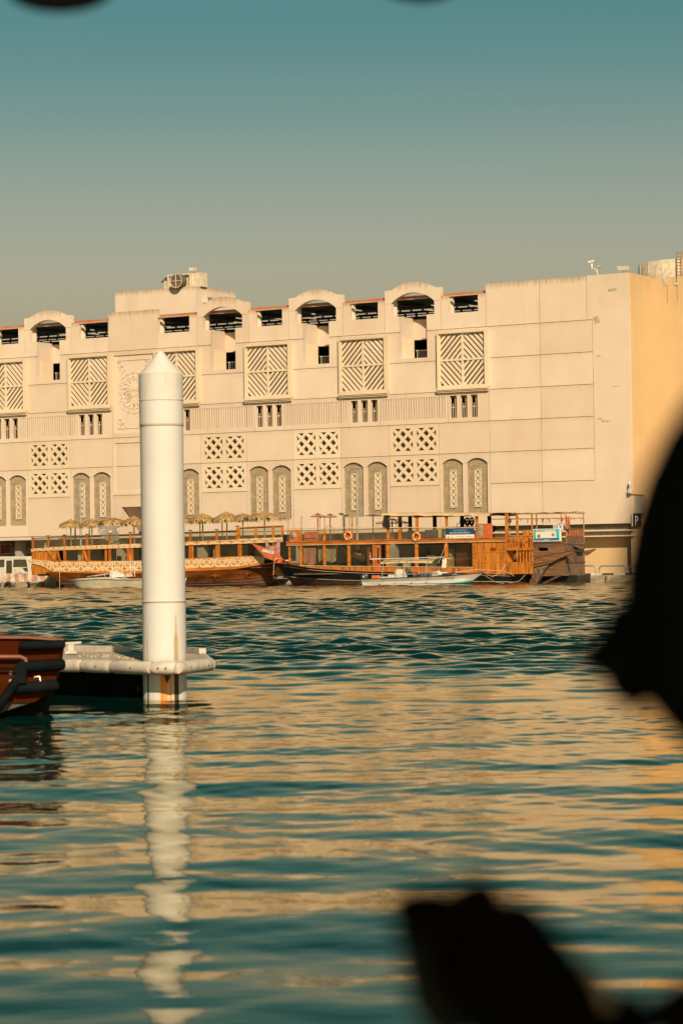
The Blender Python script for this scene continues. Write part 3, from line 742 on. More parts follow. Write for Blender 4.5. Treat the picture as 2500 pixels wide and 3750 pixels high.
us = [0, .12, .25, .36, .46, .58, .7, .82, .92, 1]
rowsA = hull_rows(stA, us, yc)
hull_part('hull_bottom', rowsA, 0, 3, M['antifoul'], A)
hull_part('strake_band', rowsA, 3, 5, M['strake'], A)
hull_part('hull', rowsA, 5, 9, M['darkwood'], A)
for i in (3, 4, 5): part('strake', G().tube([(p[0], p[1] - .015, p[2]) for p in rowsA[i][0]], .03, 4), M['strake'] if i < 5 else M['darkwood'], A)
# carved stars
for k in range(13):
    px = 300 + k * 54
    if px > 930: break
    x, z0 = Q(px, lerp_px(trimB, px), ya); t = max(0, (px - 800) / 235); z = z0 - .46 - .05 * (k % 2); w = 2.0 * (1 - t**2.2) * (.75 ** (.2 + .5*t)); y = yc - w - .02
    a, h = .52, .36
    if k % 2: g = G().add([(x + (a if i % 2 == 0 else .17)*math.cos(i*math.pi/4), y, z + (h if i % 2 == 0 else .13)*math.sin(i*math.pi/4)) for i in range(8)] + [(x, y - .05, z)], [(i, (i+1) % 8, 8) for i in range(8)])
    else: g = G().tube([(x-a,y,z),(x,y,z-h),(x+a,y,z),(x,y,z+h)], .035, 4, True)
    part('carved_star', g, M['darkwood'], A)
g = G().plate(pxband(bandT, bandB, ya), ya - .03, ya + .10, back=True)
part('petal_band', g, M['ornate'], A)
part('trim', G().plate(pxband(bandB[4:], trimB[:-1], ya), ya - .05, ya + .1), M['wood'], A)
part('cap_rail', G().tube([(*((lambda q: (q[0], ya + .03, q[1] + .03))(Q(px, lerp_px(bandT, px), ya))),) for px in (120, 200, 310, 480, 660, 793, 870, 966)], .045, 5), M['wood'], A)
# bow deck edge
xa_, za_ = Q(966, 2062, ya)
part('bow_bulwark', G().grid([[(p[0], p[1], p[2]) for p in rowsA[9][0][-5:]], [(p[0], p[1] + .02, p[2] + .12) for p in rowsA[9][0][-5:]]]), M['wood'], A)
xs0, xs1 = px_s(117), px_s(966)
part('deck', G().box(xs0 + .2, xs1 + .4, ya + .1, yb - .05, 1.55, 1.65), M['oldwood'], A)
part('far_bulwark', G().box(xs0, xs1, yb - .1, yb, 1.5, 2.15), M['wood'], A)
# lower saloon
upT = [(116,2010),(200,2003),(480,1991.5),(675,1984),(793,1979),(874,1975.5)]
upB = [(116,2020),(200,2016),(480,2007),(675,1997),(793,1993),(874,1991.5)]
upT2 = [(874,1974),(1036,1967)]; upB2 = [(874,1991.5),(1036,1984)]
part('upper_petal_band', G().plate(pxband(upT, upB, ya), ya - .06, ya + .06, back=True), M['ornate2'], A)
part('upper_petal_band', G().plate(pxband(upT2, upB2, ya), ya - .07, ya + .06, back=True), M['ornate2'], A)
zl = lambda px: Q(px, lerp_px(upB, px), ya)[1]
rows = []
for px in (120, 300, 480, 675, 874, 1034):
    x = px_s(px); z = Q(px, lerp_px(upT + upT2[1:], px), ya)[1] - .14; rows.append([(x, ya + .06, z), (x - (2.6 if px > 1000 else 0), yb, z)])
part('upper_deck', G().grid(rows), M['oldwood'], A)
rows2 = [[(p[0], p[1], p[2] - .12) for p in r] for r in rows]; part('ceiling', G().grid(rows2), M['darkwood'], A)
def postA(p0, p1, topl, botl, y=ya, m='post', name='post', d=.14):
    xa1, za1 = Q(p0, lerp_px(topl, p0), y); xb1, zb1 = Q(p1, lerp_px(botl, p1), y)
    return part(name, G().box(xa1, xb1, y + .02, y + d, zb1, za1), M[m], A)
allB = upB + upB2[1:]
for a, b in ((232,241),(300,306),(322,329),(384,390),(396,405),(464,470),(478,486),(570,582),(690,701),(702,706),(789,798),(798,803),(870,878),(879,883),(996,1004)):
    postA(a, b, allB, bandT, m='post' if b - a > 6 else 'wood', name='post' if b - a > 6 else 'window_frame')
for (a, b) in ((241,300),(329,384),(405,464),(486,570),(582,690),(706,789),(803,870),(883,996)):
    xa1, z1 = Q(a, lerp_px(allB, a), ya); xb1, z0 = Q(b, lerp_px(bandT, b), ya)
    w = part('pane', G().box(xa1, xb1, ya + .09, ya + .10, z0 + .05, z1), M['glass'], A)
for a, b in ((306,322),(470,478)): postA(a, b, allB, bandT, m='darkwood', name='infill_panel', d=.1)
# slanting braces
for a, c in ((308, 322), (471, 479), (212, 222), (180, 206)):
    q0, q1 = Q(a, lerp_px(allB, a) + 2, ya), Q(c, lerp_px(bandT, c), ya)
    part('brace', G().bar((q0[0], ya - .04, q0[1]), (q1[0], ya - .04, q1[1]), .16, .1, (0, 1, 0)), M['plank'], A)
# far side of the saloon: posts with light between, and dim furniture
g = G()
for px in (130, 290, 430, 560, 690, 830, 980): 
    x = px_s(px); part('far_post', G().box(x - .35, x + .35, yb - .08, yb, 2.1, 3.5), M['dark'], A)
for px, wd in ((283, .55), (779, .5)): 
    x = px_s(px); part('curtain', G().box(x - wd/2, x + wd/2, ya + .5, ya + .56, 2.1, 3.3), M['hullwhite'], A)
for px, wd in ((359, .55), (421, .4), (455, .5)):
    x = px_s(px) - .6; part('seat_back', G().box(x - wd/2, x + wd/2, ya + 1.4, ya + 1.5, 2.0, 2.75), M['skin_l'], A)
g = G().box(px_s(225), px_s(990), yb - 1.2, yb - 1.1, 1.65, 2.2)
part('bench', g, M['dark'], A)
# stern quarter
def quarter(name, top, bot, m): part(name, G().plate(pxband(top, bot, ya), ya + .03, ya + .5), M[m], A)
quarter('stern_planking', [(116,2020),(205,2016)], [(116,2049),(205,2056)], 'plank')
quarter('stern_planking', [(117,2066),(150,2075),(176,2086),(184,2096)], [(117,2105),(140,2103),(165,2102),(184,2101)], 'plank')
part('stern_side', G().box(px_s(116), px_s(116) + .1, ya + .04, yb, 1.3, 3.35), M['plank'], A)
q0, q1 = Q(190, 2099, yc), Q(240, 2145, yc)
part('rudder', G().bar((q0[0] - .1, yc, q0[1]), (q1[0] - .1, yc, q1[1]), .12, .5, (0, 1, 0)), M['dark'], A)
part('stern_gear', G().tube([(*Q(140, 2106, ya + .8)[:1], ya + .8, Q(140, 2106, ya + .8)[1]), (Q(200, 2108, ya + .8)[0], ya + .8, 1.2), (Q(232, 2130, ya + .8)[0], ya + .8, .6)], .07, 6).box(Q(140, 2106, ya)[0], Q(180, 2106, ya)[0], ya + .5, ya + 1.2, 1.12, 1.28), M['dark'], A)
# upper rail
railT = [(117,1973),(200,1967.5),(480,1957),(675,1950),(872,1943.5)]; railT2 = [(872,1933),(1036,1925.5)]
for a, b in ((116,124),(173,180),(232,238),(314,321),(397,403),(474,480),(580,586),(692,700),(788,796)): postA(a, b, railT, upT, d=.12)
for a, b in ((864,878),(931,939),(995,1002),(1029,1036)): postA(a, b, railT2, upT + upT2[1:], m='wood', d=.12)
for pa, pb in zip((124,180,238,321,403,480,586,700,796), (173,232,314,397,474,580,692,788,864)):
    x0, z1 = Q(pa, lerp_px(railT, pa), ya); x1, z0 = Q(pb, lerp_px(upT, pb), ya); part('rail_pane', G().box(x0, x1, ya + .05, ya + .06, z0, z1 - .03), M['clear'], A)
for pa, pb in ((878,931),(939,995),(1002,1029)):
    x0, z1 = Q(pa, lerp_px(railT2, pa), ya); x1, z0 = Q(pb, lerp_px(upT2, pb), ya); part('rail_pane', G().box(x0, x1, ya + .05, ya + .06, z0, z1 - .03), M['clear'], A)
for rl, mm in ((railT, 'oldwood'), (railT2, 'wood')):
    pts = [(Q(px, py, ya)[0], ya + .05, Q(px, py, ya)[1]) for px, py in rl]
    part('top_rail', G().tube(pts, .05, 5), M[mm], A)
    part('far_rail', G().tube([(p[0] - (2.4 if k >= len(pts) - 1 or rl is railT2 else 0), yb, p[2]) for k, p in enumerate(pts)], .05, 5), M[mm], A)
for px in (118, 176, 236, 318, 400, 477, 696, 792, 868):
    x, z = Q(px, lerp_px(railT, px) - (10 if px == 868 else 0), ya)
    part('deck_light', G().box(x - .16, x + .16, ya - .02, ya + .12, z + .10, z + .2).box(x - .02, x + .02, ya + .03, ya + .07, z, z + .1), M['oldwood'], A)
x, z = Q(162, 1996, ya); part('warning_triangle', G().plate([(x - .16, z - .22), (x + .16, z - .22), (x, z + .28)], ya + .2, ya + .22), M['white'], A)

# thatched umbrellas on its upper deck
def thatch_umbrella(px, pytop, wpx, y, zf, label, flat=False, seed=0):
    rr = random.Random(seed); x, zt_ = Q(px, pytop, y); sc_ = 39.5; Rr = wpx / 2 / (sc_ * .93); hgt = Rr * (.30 if flat else .50)
    u = thing('thatched_umbrella', label, 'umbrella', (x, y, zf), 'thatched umbrellas on the petal patterned dhow')
    g = G(); n = 26
    prof = [(0.02, zt_), (Rr*.35, zt_ - hgt*.28), (Rr*.7, zt_ - hgt*.66), (Rr*.97, zt_ - hgt)]
    rows = []
    for k in range(n + 1):
        a = 2*math.pi*k/n; rows.append([(x + r*math.cos(a)*(1+rr.uniform(-.03,.03)), y + r*math.sin(a), z + rr.uniform(-.03, .03)) for r, z in prof])
    rows[-1] = rows[0]; g.grid(rows)
    part('thatch_cone', g, M['thatch'], u)
    g = G()
    for k in range(330):       # palm blades, hanging off the rim and lying on the cone
        a = rr.uniform(0, 2*math.pi); rim = k < 210
        r0 = Rr * (rr.uniform(.86, 1.0) if rim else rr.uniform(.25, .9)); z0 = zt_ - hgt * (r0 / Rr) + .03
        ln = rr.uniform(.16, .42) if rim else rr.uniform(.2, .4)
        ca, sa = math.cos(a), math.sin(a); w = rr.uniform(.03, .07)
        if rim: q = (x + (r0+ln*.35)*ca, y + (r0+ln*.35)*sa, z0 - ln * rr.uniform(.7, 1.1))
        else: q = (x + (r0+ln)*ca, y + (r0+ln)*sa, z0 - ln*hgt/Rr*.8 + .03)
        g.add([(x + r0*ca - w*sa, y + r0*sa + w*ca, z0), (x + r0*ca + w*sa, y + r0*sa - w*ca, z0), (q[0] + w*.4*sa, q[1] - w*.4*ca, q[2]), (q[0] - w*.4*sa, q[1] + w*.4*ca, q[2])], [(0, 1, 2, 3)])
    f = part('palm_fringe', g, M['thatch'], u); f['kind'] = 'stuff'
    part('pole', G().tube([(x, y, zf), (x, y, zt_ - .1)], .055, 6), M['pole'], u)
ym = -9.6
UMB = [(260, 1901.5, 74, -9.8, 'first thatched umbrella from the left, small and standing alone over the stern deck', False),
       (337, 1899.5, 78, -9.6, 'shaggy thatched umbrella just left of the hanging grey tarpaulin', False),
       (414, 1895, 88, -9.6, 'thatched umbrella above the hanging grey tarpaulin', True),
       (491, 1890.5, 84, -9.6, 'thatched umbrella beside the left edge of the white pile', False),
       (664, 1884, 70, -9.6, 'thatched umbrella half hidden behind the right edge of the white pile', False),
       (742, 1879.5, 88, -9.6, 'neat round thatched umbrella with two poles beneath, right of the white pile', False),
       (830, 1874, 92, -9.6, 'wide peaked thatched umbrella at the middle of the right hand row', False),
       (889, 1878, 66, -9.0, 'small thatched umbrella squeezed between two wider ones', False),
       (968, 1873.5, 132, -9.6, 'widest flat thatched umbrella with long drooping fringe above the bow', True)]
for i, (px, py, wpx, y, lb, fl) in enumerate(UMB):
    thatch_umbrella(px, py, wpx, y, 3.45 + (px - 260) / 700 * .25, lb, fl, i + 3)
for px in (328, 733, 814):
    x = Q(px, 1950, -8.6)[0]
    solo('wooden_pole', G().tube([(x, -8.6, 3.5), (x, -8.6, 6.0)], .05, 6), M['pole'], {328: 'bare pole standing beside the shaggy thatched umbrella', 733: 'bare pole beside the neat round thatched umbrella', 814: 'bare pole left of the wide peaked thatched umbrella'}[px], 'pole', (x, -8.6, 3.5), 'bare poles among the umbrellas')
g = G(); rows = []
for j in range(13):
    v = j / 12; row = []
    for i in range(17):
        u = i / 16; px = 352 + (441 - 352) * u; top = 1924; bot = 1925 + 68 * min(1, (u * 1.7) ** .7) if u < .75 else 1993
        q = Q(px + (6 - 12*u) * v * (1-v) * 3, top + (bot - top) * v, -11.2); row.append((q[0], -11.2 + .14*math.sin(u*9 + 3*v) * v, q[1]))
    rows.append(row)
solo('hanging_tarpaulin', g.grid(rows), M['tarp'], 'grey and white tarpaulin hanging under the thatched umbrellas', 'tarpaulin', (-24, -11.2, 4))
# ------------------------------------------------------------------ dark hulled dhow (middle)
yf, yk = -15.0, -10.8; ycB = (yf + yk) / 2
B = thing('tour_dhow', 'wooden tour dhow with black hull, orange prow and glazed cabin, moored in the middle', 'boat', (4, ycB, 0))
def bx(px, y=yf): return Q(px, 2000, y)[0]
sheer = [(1030,2062),(1060,2066),(1100,2073),(1150,2080),(1200,2084.5),(1260,2088),(1330,2092),(1400,2094),(1500,2095),(1600,2096),(1730,2098),(1850,2103),(1955,2110)]
stemU = stem_line((985, 2043), (1043, 2101), ycB, 0); stemL = stem_line((1043, 2101), (1082, 2150), ycB, 0)
stB = [(stemU(1.95), 2.0, .04, stemL(-.5), -.5, 1)]
for px, b in ((1020, .55), (1035, .95), (1060, 1.45), (1090, 1.78), (1130, 1.98), (1180, 2.08), (1250, 2.1), (1350, 2.1), (1500, 2.1), (1650, 2.1), (1800, 2.1), (1860, 2.0), (1886, 1.35)):
    x, z = Q(px, lerp_px(sheer, px), ycB - b); k = max(0, 1 - (px - 1020) / 260)
    z = max(z, .9) if px < 1040 else z
    stB.append((x, z, b, max(x, stemL(-.5)) if px < 1870 else x - .5, -.5, .12 + .8 * k))
us = [0, .15, .3, .42, .54, .66, .78, .9, 1]
rowsB = hull_rows(stB, us, ycB)
hull_part('hull_bottom', rowsB, 0, 4, M['antifoul'], B)
hull_part('hull', rowsB, 4, 8, M['blackhull'], B)
for i, n0 in ((4, 0), (7, 2)): part('hull_line', G().tube([(p[0], p[1] - .012, p[2]) for p in rowsB[i][0][n0:]], .02, 4), M['line'], B)
part('rubbing_strake', G().tube([(p[0], p[1] - .03, p[2]) for p in rowsB[8][0]], .05, 5), M['redwood'], B)
part('foredeck', G().grid([r for r in zip(rowsB[8][0], rowsB[8][1])], False), M['redwood'], B)
# prow board with its number
yp = ycB
prow = pxp([(925,1991),(945,1998),(972,2006),(1004,2019),(1022,2033),(1033,2046),(1052,2062),(1025,2060),(1000,2052),(985,2046),(972,2041),(955,2022)], yp)
part('prow', G().plate(prow, yp - .12, yp + .12, back=True), M['redwood'], B)
pl = pxp([(964.5,2009.5),(1006,2019),(1004,2029),(963,2020)], yp)
pb = part('number_plate', G().plate(pl[::-1], yp - .14, yp - .121), M['bannerwhite'], B)
sl = (pl[1][1] - pl[0][1]) / (pl[1][0] - pl[0][0])
part('plate_lettering', text_g('DT 1068', pl[3][0] + .08, pl[2][0] - .10, pl[3][1] + .05, pl[3][1] + .05 + (pl[0][1] - pl[3][1]) * .62, yp - .145, up=sl), M['ink'], pb)
q = Q(1014, 2046, yp - .3)
part('rope_coil', G().tube([(q[0] + .12*math.cos(a), yp - .3 + .1*math.sin(a*1.3), q[1] + .05*math.sin(2.2*a)) for a in [i*.7 for i in range(20)]], .025, 4).tube([(q[0], yp - .5, q[1]), (q[0] - .02, yp - .75, q[1] - .5), (q[0] + .02, yp - .85, q[1] - 1.2)], .02, 4), M['rope'], B)
# lower saloon
zt0, zt1, zw = 3.36, 3.62, 1.47       # band between the decks, window sill
x0, x1 = bx(1060), bx(1731)
sillpx = lambda px: Q(px, lerp_px([(1060,2060),(1097,2069),(1140,2073),(1400,2076),(1730,2078)], px), yf)[1]
g = G(); top = [(1097,2071),(1140,2073),(1250,2074.5),(1400,2076),(1731,2078.5)]
part('sill_planking', G().plate(pxband(top, [(1097,2074),(1150,2081),(1250,2089),(1330,2094),(1400,2096),(1731,2100)], yf), yf + .02, yf + .14), M['plank'], B)
part('sill_trim', G().plate(pxband([(a, b - 2.2) for a, b in top], top, yf), yf - .02, yf + .15), M['line'], B)
part('deck_band', G().box(bx(1050), bx(1853), yf - .06, yf + 2.4, zt0, zt1 - .03), M['wood'], B)
part('deck_band_cap', G().box(bx(1048), bx(1853), yf - .12, yf + .1, zt1 - .03, zt1 + .03), M['redwood'], B)
part('deck_band_foot', G().box(bx(1050), bx(1853), yf - .10, yf + .1, zt0 - .04, zt0), M['line'], B)
part('cabin_floor', G().box(bx(1070), bx(1853), yf + .15, yf + 2.4, .95, 1.05), M['oldwood'], B)
def postB(a, b, z0, z1, m='wood', y=yf, name='post', d=.15): return part(name, G().box(bx(a, y), bx(b, y), y, y + d, z0, z1), M[m], B)
for a, b in ((1056,1060),(1096,1104),(1182,1190),(1271,1280),(1363,1371),(1413,1423),(1518,1528),(1626,1637),(1728,1733)): postB(a, b, sillpx(a) - .02, zt0)
for a, b in ((1061,1096),(1104,1182),(1190,1271),(1280,1363),(1423,1518),(1528,1626),(1637,1728)):
    part('pane', G().box(bx(a), bx(b), yf + .07, yf + .08, sillpx(b) - .0, zt0), M['glass'], B)
# doors
for a, b, m in ((1339, 1364, 'rustd'), (1373, 1391, 'd')):
    xx0, xx1 = bx(a), bx(b)
    dr = part('door', G().rect(xx0, xx1, sillpx(a) - (.02 if m == 'rustd' else .36), 3.22, yf + (.22 if m == 'rustd' else .0), yf + .3 if m == 'rustd' else yf + .1, [rc(xx0 + .13, xx1 - .13, sillpx(a) + .25, 3.02)]), M['redwood'], B)
    part('door_pane', G().box(xx0 + .12, xx1 - .12, yf + .24 if m == 'rustd' else yf + .04, yf + .25 if m == 'rustd' else yf + .05, sillpx(a) + .2, 3.05), M['glass'], dr)
# interior: dim back wall and fittings
part('inner_wall', G().box(bx(1160), bx(1345), yk - 1.9, yk - 1.8, 1.05, 1.9).box(bx(1430), bx(1800), yk - .3, yk - .2, 1.05, 3.3), M['dark'], B)
part('inner_wall', G().box(bx(1100), bx(1200), yk - 2.6, yk - 2.5, 1.05, 1.75), M['darkwood'], B)
for px in (1110, 1230, 1310, 1405): part('far_post', G().box(bx(px, yk) - .12, bx(px, yk) + .12, yk - .1, yk, 1.0, zt0), M['darkwood'], B)
for px, w_, h_, mm in ((1690, .95, 1.95, 'darkwood'), (1485, .5, .7, 'hullwhite'), (1575, .6, .9, 'inner'), (1645, .35, 1.4, 'skin_l')):
    xx = bx(px, yf + 1); part('cupboard', G().box(xx - w_/2, xx + w_/2, yf + .9, yf + 1.4, 1.5 - .45, 1.45 + h_), M[mm], B)
for px in (1300, 1315, 1330, 1450, 1470, 1505, 1545, 1600):
    xx = bx(px, yf + 1.2); part('chair', G().box(xx - .2, xx + .2, yf + 1.1, yf + 1.5, 1.3, 1.4).box(xx - .2, xx + .2, yf + 1.45, yf + 1.52, 1.4, 1.95).box(xx - .2, xx - .15, yf + 1.1, yf + 1.5, 1.05, 1.3), M['dark'], B)
# number plate of the boat seen through the glass
q = Q(1306, 2026, yf + .8)
iv = part('inner_prow', G().plate(pxp([(1255,1998),(1300,2012),(1318,2015),(1352,2046),(1320,2048),(1290,2040)], yf + 1.0)[::-1], yf + .9, yf + 1.0), M['oldwood'], B)
pl2 = pxp([(1292,2019),(1322,2025),(1321,2033),(1291,2027)], yf + .85)
pb = part('number_plate', G().plate(pl2[::-1], yf + .84, yf + .87), M['bannerwhite'], B)
part('plate_lettering', text_g('D T 1090', pl2[3][0] + .06, pl2[2][0] - .06, pl2[3][1] + .04, pl2[3][1] + .15, yf + .835, up=-.17), M['ink'], pb)
# siding block
xs0, xs1 = bx(1735), bx(1852)
sid = part('siding', G().box(xs0, xs1, yf + .05, yf + 1.2, 1.0, zt0), M['plank'], B)
for i in range(2):
    for k, (za1, zb1) in enumerate(((1.02, 1.75), (1.82, 2.50), (2.57, 3.28))):
        a = xs0 + .06 + i * (xs1 - xs0) / 2
        for t in range(5):
            w_ = ((xs1 - xs0) / 2 - .12) / 5; piece_g = G().box(a + t*w_ + .006, a + (t+1)*w_ - .006, yf + .015, yf + .05, za1, zb1)
            part('plank', piece_g, M['plank'], sid)
part('siding_frame', G().box(xs0, xs0 + .05, yf - .02, yf + .05, 1.0, zt0).box((xs0+xs1)/2 - .05, (xs0+xs1)/2 + .05, yf - .01, yf + .05, 1.0, zt0).box(xs1 - .06, xs1, yf - .02, yf + .05, 1.0, zt0).box(xs0, xs1, yf - .012, yf + .05, 1.75, 1.82).box(xs0, xs1, yf - .012, yf + .05, 2.5, 2.57).box(xs0, xs1, yf - .012, yf + .05, 3.28, 3.35), M['wood'], B)
q = Q(1804, 2011, yf); part('vent', G().box(q[0] - .22, q[0] + .22, yf - .03, yf + .02, q[1] - .12, q[1] + .12).box(q[0] - .15, q[0] + .15, yf - .04, yf, q[1] - .06, q[1] - .02).box(q[0] - .15, q[0] + .15, yf - .04, yf, q[1] + .02, q[1] + .06), M['darkwood'], B)
part('rail_planking', G().plate(pxband([(1731,2080),(1852,2086)], [(1731,2097),(1852,2103)], yf), yf + .03, yf + .1), M['plank'], B)
# stern balcony
xe = bx(1893); ykS = yf + 2.6
stern_pl = part('stern_planking', G().box(xs1 + .005, xe, yf + .02, ykS, .82, 1.72), M['plank'], B)
for i in range(4):
    w_ = (xe - xs1) / 4; part('plank', G().box(xs1 + i*w_ + .012, xs1 + (i+1)*w_ - .006, yf - .02, yf + .02, .80, 1.72), M['plank'], stern_pl)
for i in range(9): part('plank', G().box(xe, xe + .03, yf + .03 + i*.285, yf + .03 + (i+1)*.285 - .015, .80, 1.72), M['plank'], stern_pl)
part('stern_floor', G().box(xs1, xe + .05, yf - .04, ykS, 2.62, 2.82), M['wood'], B)
part('hand_rail', G().tube([(xs1, yf, 3.95), (xs1 + .4, yf, 3.75), (xe, yf, 3.72), (xe, ykS, 3.74)], .045, 5), M['wood'], B)
for i in range(5):
    xx = xs1 + .12 + i * (xe - xs1 - .15) / 4; part('baluster', G().box(xx - .035, xx + .035, yf, yf + .07, 2.82, 3.72), M['wood'], B)
for i in range(6): part('baluster', G().box(xe - .07, xe, yf + .4 + i*.43, yf + .47 + i*.43, 2.82, 3.72), M['wood'], B)
for i in range(6): part('stern_post', G().box(xe - .1, xe, yf + .0 + i*.5, yf + .1 + i*.5, 1.72, 2.62), M['wood'], B)
part('stern_far_wall', G().box(xs1 + .1, xe - .4, ykS - .1, ykS, 1.7, 4.2), M['darkwood'], B)
part('stern_door', G().box(xs1 + .2, xs1 + .8, ykS - .2, ykS - .11, 2.85, 4.2), M['plank'], B)
# upper deck rail
zr = 4.66
part('upper_deck', G().box(bx(1048), bx(1853), yf + .05, yf + 2.4, zt1 - .08, zt1), M['oldwood'], B)
part('top_rail', G().tube([(bx(1047), yf, 4.70), (bx(1300), yf, 4.64), (bx(1500), yf, 4.56), (bx(1640), yf, 4.48), (bx(1745), yf, 4.42)], .04, 5), M['line'], B)
for a, b in ((1095,1103),(1182,1190),(1271,1280),(1458,1467)): postB(a, b, zt1, 4.6)
for a, b in ((1415,1425),(1521,1530),(1630,1637),(1740,1748),(1849,1858)): postB(a, b, zt1, 5.75 - (a - 1415) * .0006)
for px in (1463, 1500, 1590, 1690, 1790): part('far_post', G().box(bx(px, yk) - .13, bx(px, yk) + .13, yk, yk + .2, zt1, 5.55), M['blackcloth'], B)
for a, b in ((1050,1060),(1103,1182),(1190,1271),(1280,1415),(1425,1458),(1467,1521),(1530,1630)):
    part('rail_pane', G().box(bx(a), bx(b), yf + .05, yf + .06, zt1 + .03, 4.5), M['clear'], B)
bw = part('bow_board', G().box(bx(1060), bx(1095), yf + .03, yf + .1, zt1, 4.58), M['redwood'], B)
q = Q(1074, 1961, yf); part('porthole', G().lathe([(.0, -.05), (.27, -.03), (.30, .03)], (q[0], yf, q[1]), 18, axis='y'), M['acgrey'], bw)
for px, w_, h_, mm in ((1135, 1.1, .8, 'redwood'), (1580, 1.2, .75, 'dark'), (1608, .8, .8, 'skin_l'), (1500, .5, .7, 'blackcloth')):
    xx = bx(px, yf + 1); part('deck_box', G().box(xx - w_/2, xx + w_/2, yf + 1, yf + 1.4, zt1, zt1 + h_), M[mm], B)
postB(1889, 1896, 2.82, 5.45, d=.1)
part('post', G().box(xe - .1, xe, ykS - .1, ykS, 2.82, 5.45), M['post'], B)
# canopy
cz = 5.72
g = G(); n = 20
rows = []
for i in range(n + 1):
    px = 1404 + (1800 - 1404) * i / n; x = bx(px); z = cz - i * .012 + .03 * math.sin(i * 1.3)
    rows.append([(x, yf - .25, z - .16 + .02*math.sin(i*2.1)), (x, yf - .2, z), (x, yf + 1, z + .08), (x, yk - .2, z + .10), (x, yk + .2, z - .12)])
part('canopy', G().grid(rows), M['tan'], B)
part('canopy_beam', G().box(bx(1415), bx(1800), yf, yf + .1, 5.42, 5.50).box(bx(1415), bx(1800), yk, yk + .1, 5.42, 5.5), M['post'], B)
ac_q = (bx(1747), bx(1788))
# ---- things on it
def lifebuoy(px, py, y, label):
    x, z = Q(px, py, y); t = thing('lifebuoy', label, 'lifebuoy', (x, y, z - .37), 'orange lifebuoys on the dark hulled dhow')
    g = G().tube([(x + .29*math.cos(a), y, z + .29*math.sin(a)) for a in [i*math.pi/14 for i in range(28)]], .085, 8, True); part('ring', g, M['orange'], t)
    for k in range(4):
        a = math.pi/4 + k*math.pi/2 + .3; g = G().tube([(x + .29*math.cos(a + d), y, z + .29*math.sin(a + d)) for d in (-.12, 0, .12)], .09, 8); part('band', g, M['white'], t)
    part('grab_line', G().tube([(x + .36*math.cos(a), y - .06, z + .36*math.sin(a)) for a in [i*math.pi/8 for i in range(16)]], .014, 4, True), M['rope'], t)
lifebuoy(1274, 1962, yf - .13, 'orange lifebuoy in front of plain glass, left of the pair on the dhow')
lifebuoy(1524, 1965, yf - .13, 'orange lifebuoy on a tall wooden post below the canopy')
# banner
t = thing('company_banner', 'navy and white boat rental banner hanging on the upper rail', 'banner', (bx(1686), yf - .1, 3.65))
bl, br = bx(1635), bx(1738); zt_, zb_, zm = 4.42, 3.58, 3.93
part('board', G().box(bl, br, yf - .12, yf - .07, zb_, zm), M['bannerwhite'], t); part('heading_field', G().box(bl, br, yf - .12, yf - .07, zm + .002, zt_), M['navy'], t)
part('arabic_lettering', text_g(arabic('أيه بي سي لتأجير سفن النزهة ش ذ م م'), bl + .6, br - .6, zm + .28, zm + .42, yf - .123), M['inkwhite'], t)
part('lettering', text_g('ABHLA YACHTS & BOATS RENTAL LLC', bl + .33, br - .33, zm + .09, zm + .20, yf - .123), M['inkwhite'], t)
part('logo', G().lathe([(0, -.125), (.085, -.125), (.085, -.12)], (bl + .23, yf, zb_ + .18), 14, axis='y'), M['gold'], t)
for a, b in ((.36, .62), (.85, 1.65), (1.85, 2.42)): part('small_print', G().box(bl + a, min(bl + b, br - .05), yf - .123, yf - .12, zb_ + .16, zb_ + .20), M['hullgrey'], t)
# brown air conditioner
t = thing('air_conditioner', 'brown twin fan air conditioner box right of the navy banner', 'air conditioner', (bx(1765), yf, 3.6))
part('case', G().box(ac_q[0], ac_q[1] + .1, yf - .08, yf + .5, 3.62, 4.74), M['redwood'], t)
for zz in (3.93, 4.42):
    part('fan_grille', G().lathe([(0, -.10), (.22, -.10), (.25, -.085)], (ac_q[0] + .30, yf, zz), 16, axis='y'), M['acgrey'], t)
# stacked chairs
for k, px in enumerate((1688, 1706, 1722)):
    x = bx(px, yf + 1.4); t = thing('chair_stack', ['dark ornate chair with arms facing left, outermost of the three behind the banner', 'dark ornate chair in the middle of the three behind the banner', 'dark ornate chair next to the tall post behind the banner'][k], 'chair', (x, yf + 1.4, zt1), 'dark chairs under the canopy')
    s = .78
    part('seat', G().box(x - .22, x + .22, yf + 1.2, yf + 1.65, 4.50, 4.55), M['blackcloth'], t)
    part('backrest', G().plate([(x + .24*math.cos(a), 5.0 + (.30 if math.sin(a) > 0 else .42)*math.sin(a)) for a in [i*math.pi/8 for i in range(16)]], yf + 1.62, yf + 1.67, [[(x + dx + .05*math.cos(a), 5.0 + dz + .07*math.sin(a)) for a in [i*math.pi/3 for i in range(6)]] for dx, dz in ((-.09, .1), (.09, .1), (0, -.12))], back=True), M['blackcloth'], t)
    for dx in (-.2, .2):
        for dy in (1.22, 1.62): part('leg', G().bar((x + dx, yf + dy, 3.62), (x + dx*.95, yf + dy, 4.5), .04), M['blackcloth'], t)
    part('armrest', G().tube([(x - .24, yf + 1.22, 4.52), (x - .27, yf + 1.25, 4.8), (x - .24, yf + 1.62, 4.85)], .025, 5), M['blackcloth'], t)
